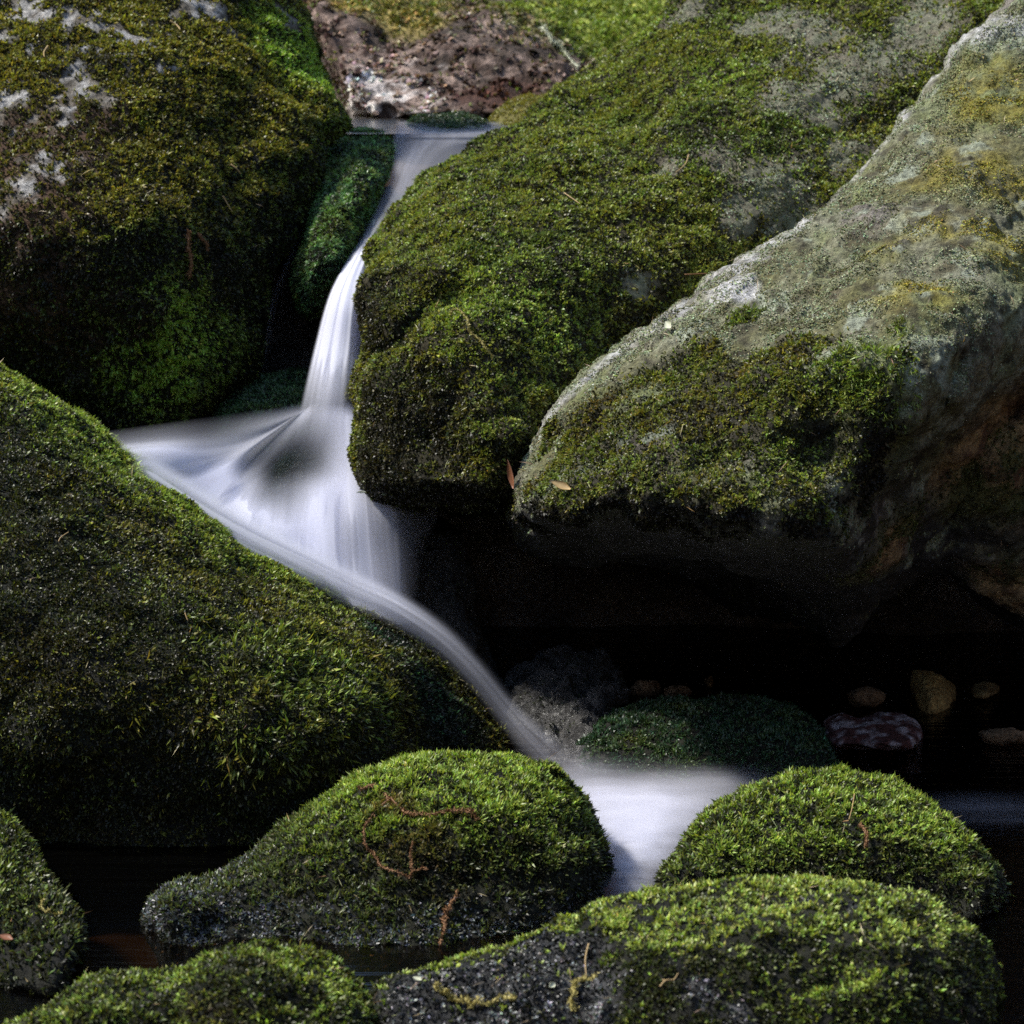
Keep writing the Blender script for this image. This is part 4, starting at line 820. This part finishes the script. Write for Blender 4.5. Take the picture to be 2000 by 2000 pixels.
strand('UL', 'conifer_needle', 'orange tinted needle slanting on the dark face above the rusty catkin', 'needle', [(426, 384), (436, 400), (447, 419)], .0020, .0008, M_STRAW, .010, group=NG)
strand('UL', 'hanging_catkin', 'rusty catkin hanging on the dark face of the upper left boulder', 'catkin', [(364, 455), (362, 480), (366, 510), (364, 540)], .0042, .0022, M_RUST, .010, .8, 8)
strand('UL', 'hanging_catkin', 'short rusty catkin beside the longer one on the upper left boulder', 'catkin', [(380, 460), (390, 470), (396, 490)], .0028, .0016, M_RUST, .010, .8, 9)
strand('UR', 'twig', 'thin straight twig sticking out level over the bare ridge of the slab', 'twig', [(1332, 537), (1366, 538), (1400, 539)], .0013, .0010, M_RUST, .010)
strand('UR', 'conifer_needle', 'pale needle slanting on the shaded mid face of the olive boulder', 'needle', [(1345, 308), (1334, 325), (1322, 343)], .0013, .0007, M_STRAW, .008, group=NG)
strand('UR', 'conifer_needle', 'pale needle near the left shoulder of the olive boulder', 'needle', [(1100, 383), (1114, 392), (1132, 403)], .0013, .0007, M_STRAW, .008, group=NG)
strand('UR', 'dried_strand', 'looping pale strand hanging on the nose of the olive boulder', 'strand', [(880, 622), (905, 618), (915, 635), (922, 655), (940, 680), (960, 700)], .0018, .0010, M_YEL, .009, .7, 10)
strand('L', 'conifer_needle', 'fine needle lying near the left middle of the big sloping boulder', 'needle', [(112, 1065), (122, 1058), (130, 1052)], .0011, .0007, M_STRAW, .012, group=NG)
strand('L', 'conifer_needle', 'reddish needle near the white water edge of the big sloping boulder', 'needle', [(436, 1028), (450, 1036), (462, 1046)], .0014, .0008, M_RUST, .012, group=NG)
strand('L', 'conifer_needle', 'pale steep needle in the centre of the big sloping boulder', 'needle', [(357, 1205), (362, 1215), (365, 1226)], .0011, .0007, M_STRAW, .012, group=NG)
strand('R', 'dried_strand', 'orange brown strand on the front of the dome shaped stone', 'strand', [(1680, 1620), (1690, 1638), (1696, 1655)], .0022, .0012, M_RUST, .011, .8, 11)
strand('R', 'conifer_needle', 'thin needle hanging from the crown of the dome shaped stone', 'needle', [(1660, 1560), (1659, 1585), (1662, 1610)], .0009, .0006, M_STRAW, .012, group=NG)
strand('E', 'sprig', 'yellow forked sprig low on the stone at the left edge', 'sprig', [(82, 1770), (88, 1785), (98, 1792), (124, 1790)], .0012, .0007, M_YEL, .010, .3, 12)
strand('G', 'branch', 'pale bleached branch lying on the blurred background boulder', 'branch', [(1060, 62), (1078, 84), (1096, 104), (1124, 136)], .008, .004, M_PALE, .012, .1, 13)
# bigger leafy bits: small bent blades with a thickness
def leaf(key, px, py, size, ang, label, mat, asp=.5, cat='leaf', name='fallen_leaf', seed=0, group=None):
    c, n = hit(key, px, py); n = n / np.linalg.norm(n); rt = np.cross(n, [0, 0, 1.]); rt /= np.linalg.norm(rt); u2 = np.cross(rt, n)
    a = rt * math.cos(ang) + u2 * math.sin(ang); b = np.cross(n, a)
    V = []; F = []; m = 9
    for i in range(m):
        t = i / (m - 1); w = size * asp * .5 * math.sin(math.pi * min(.98, max(.04, t)) ** .85)
        for s_, up_ in ((-1, .25), (0, 0), (1, .25)):
            V.append(c + n * (.012 + size * (.18 * t * t + up_ * w / size * 1.4)) + a * (t - .5) * size + b * s_ * w)
    for i in range(m - 1):
        for k in (0, 1): F.append((i * 3 + k, i * 3 + k + 1, i * 3 + k + 4, i * 3 + k + 3))
    nv = len(V); V += [v - n * .0007 for v in V]; F += [tuple(x + nv for x in f[::-1]) for f in F]
    rim = [i * 3 for i in range(m)] + [(m - 1) * 3 + 1] + [i * 3 + 2 for i in range(m)][::-1] + [1]
    for i in range(len(rim)): p_, q_ = rim[i], rim[(i + 1) % len(rim)]; F.append((q_, p_, p_ + nv, q_ + nv))
    o = mesh_obj(name, V, F, mat); tag(o, label, cat, group)
leaf('US', 1012, 925, .050, 1.4, 'curled reddish dead leaf wedged where the slab meets the olive boulder', M_LEAF, .35)
leaf('US', 1008, 912, .036, .3, 'pale dry leaf tip above the curled reddish one at the slab corner', M_STRAW, .4)
leaf('US', 1314, 642, .020, .5, 'small pale leaf on the bare ridge of the slab', M_PALE, .7)
leaf('L', 315, 992, .012, -.3, 'tiny pale oval leaf on the upper slope of the big sloping boulder', M_PALE, .6)
leaf('E', 14, 1846, .022, .1, 'orange leaf at the waterline of the stone at the left edge', M_LEAF, .6)
leaf('F', 1068, 1932, .013, -.3, 'pale oval chip on the wet dark rock of the front stone', M_PALE, .6, 'chip', 'bark_chip')
leaf('F', 818, 1926, .013, .1, 'pale oval chip at the left tip of the front stone', M_PALE, .5, 'chip', 'bark_chip')
leaf('UR', 742, 440, .018, .9, 'pale green shiny leaf on the edge of the olive boulder beside the slide of water', M_PALE, .7)
leaf('UR', 716, 953, .026, -.1, 'pale sliver sticking out of the overhanging nose above the white water', M_PALE, .2, 'twig', 'bark_chip')
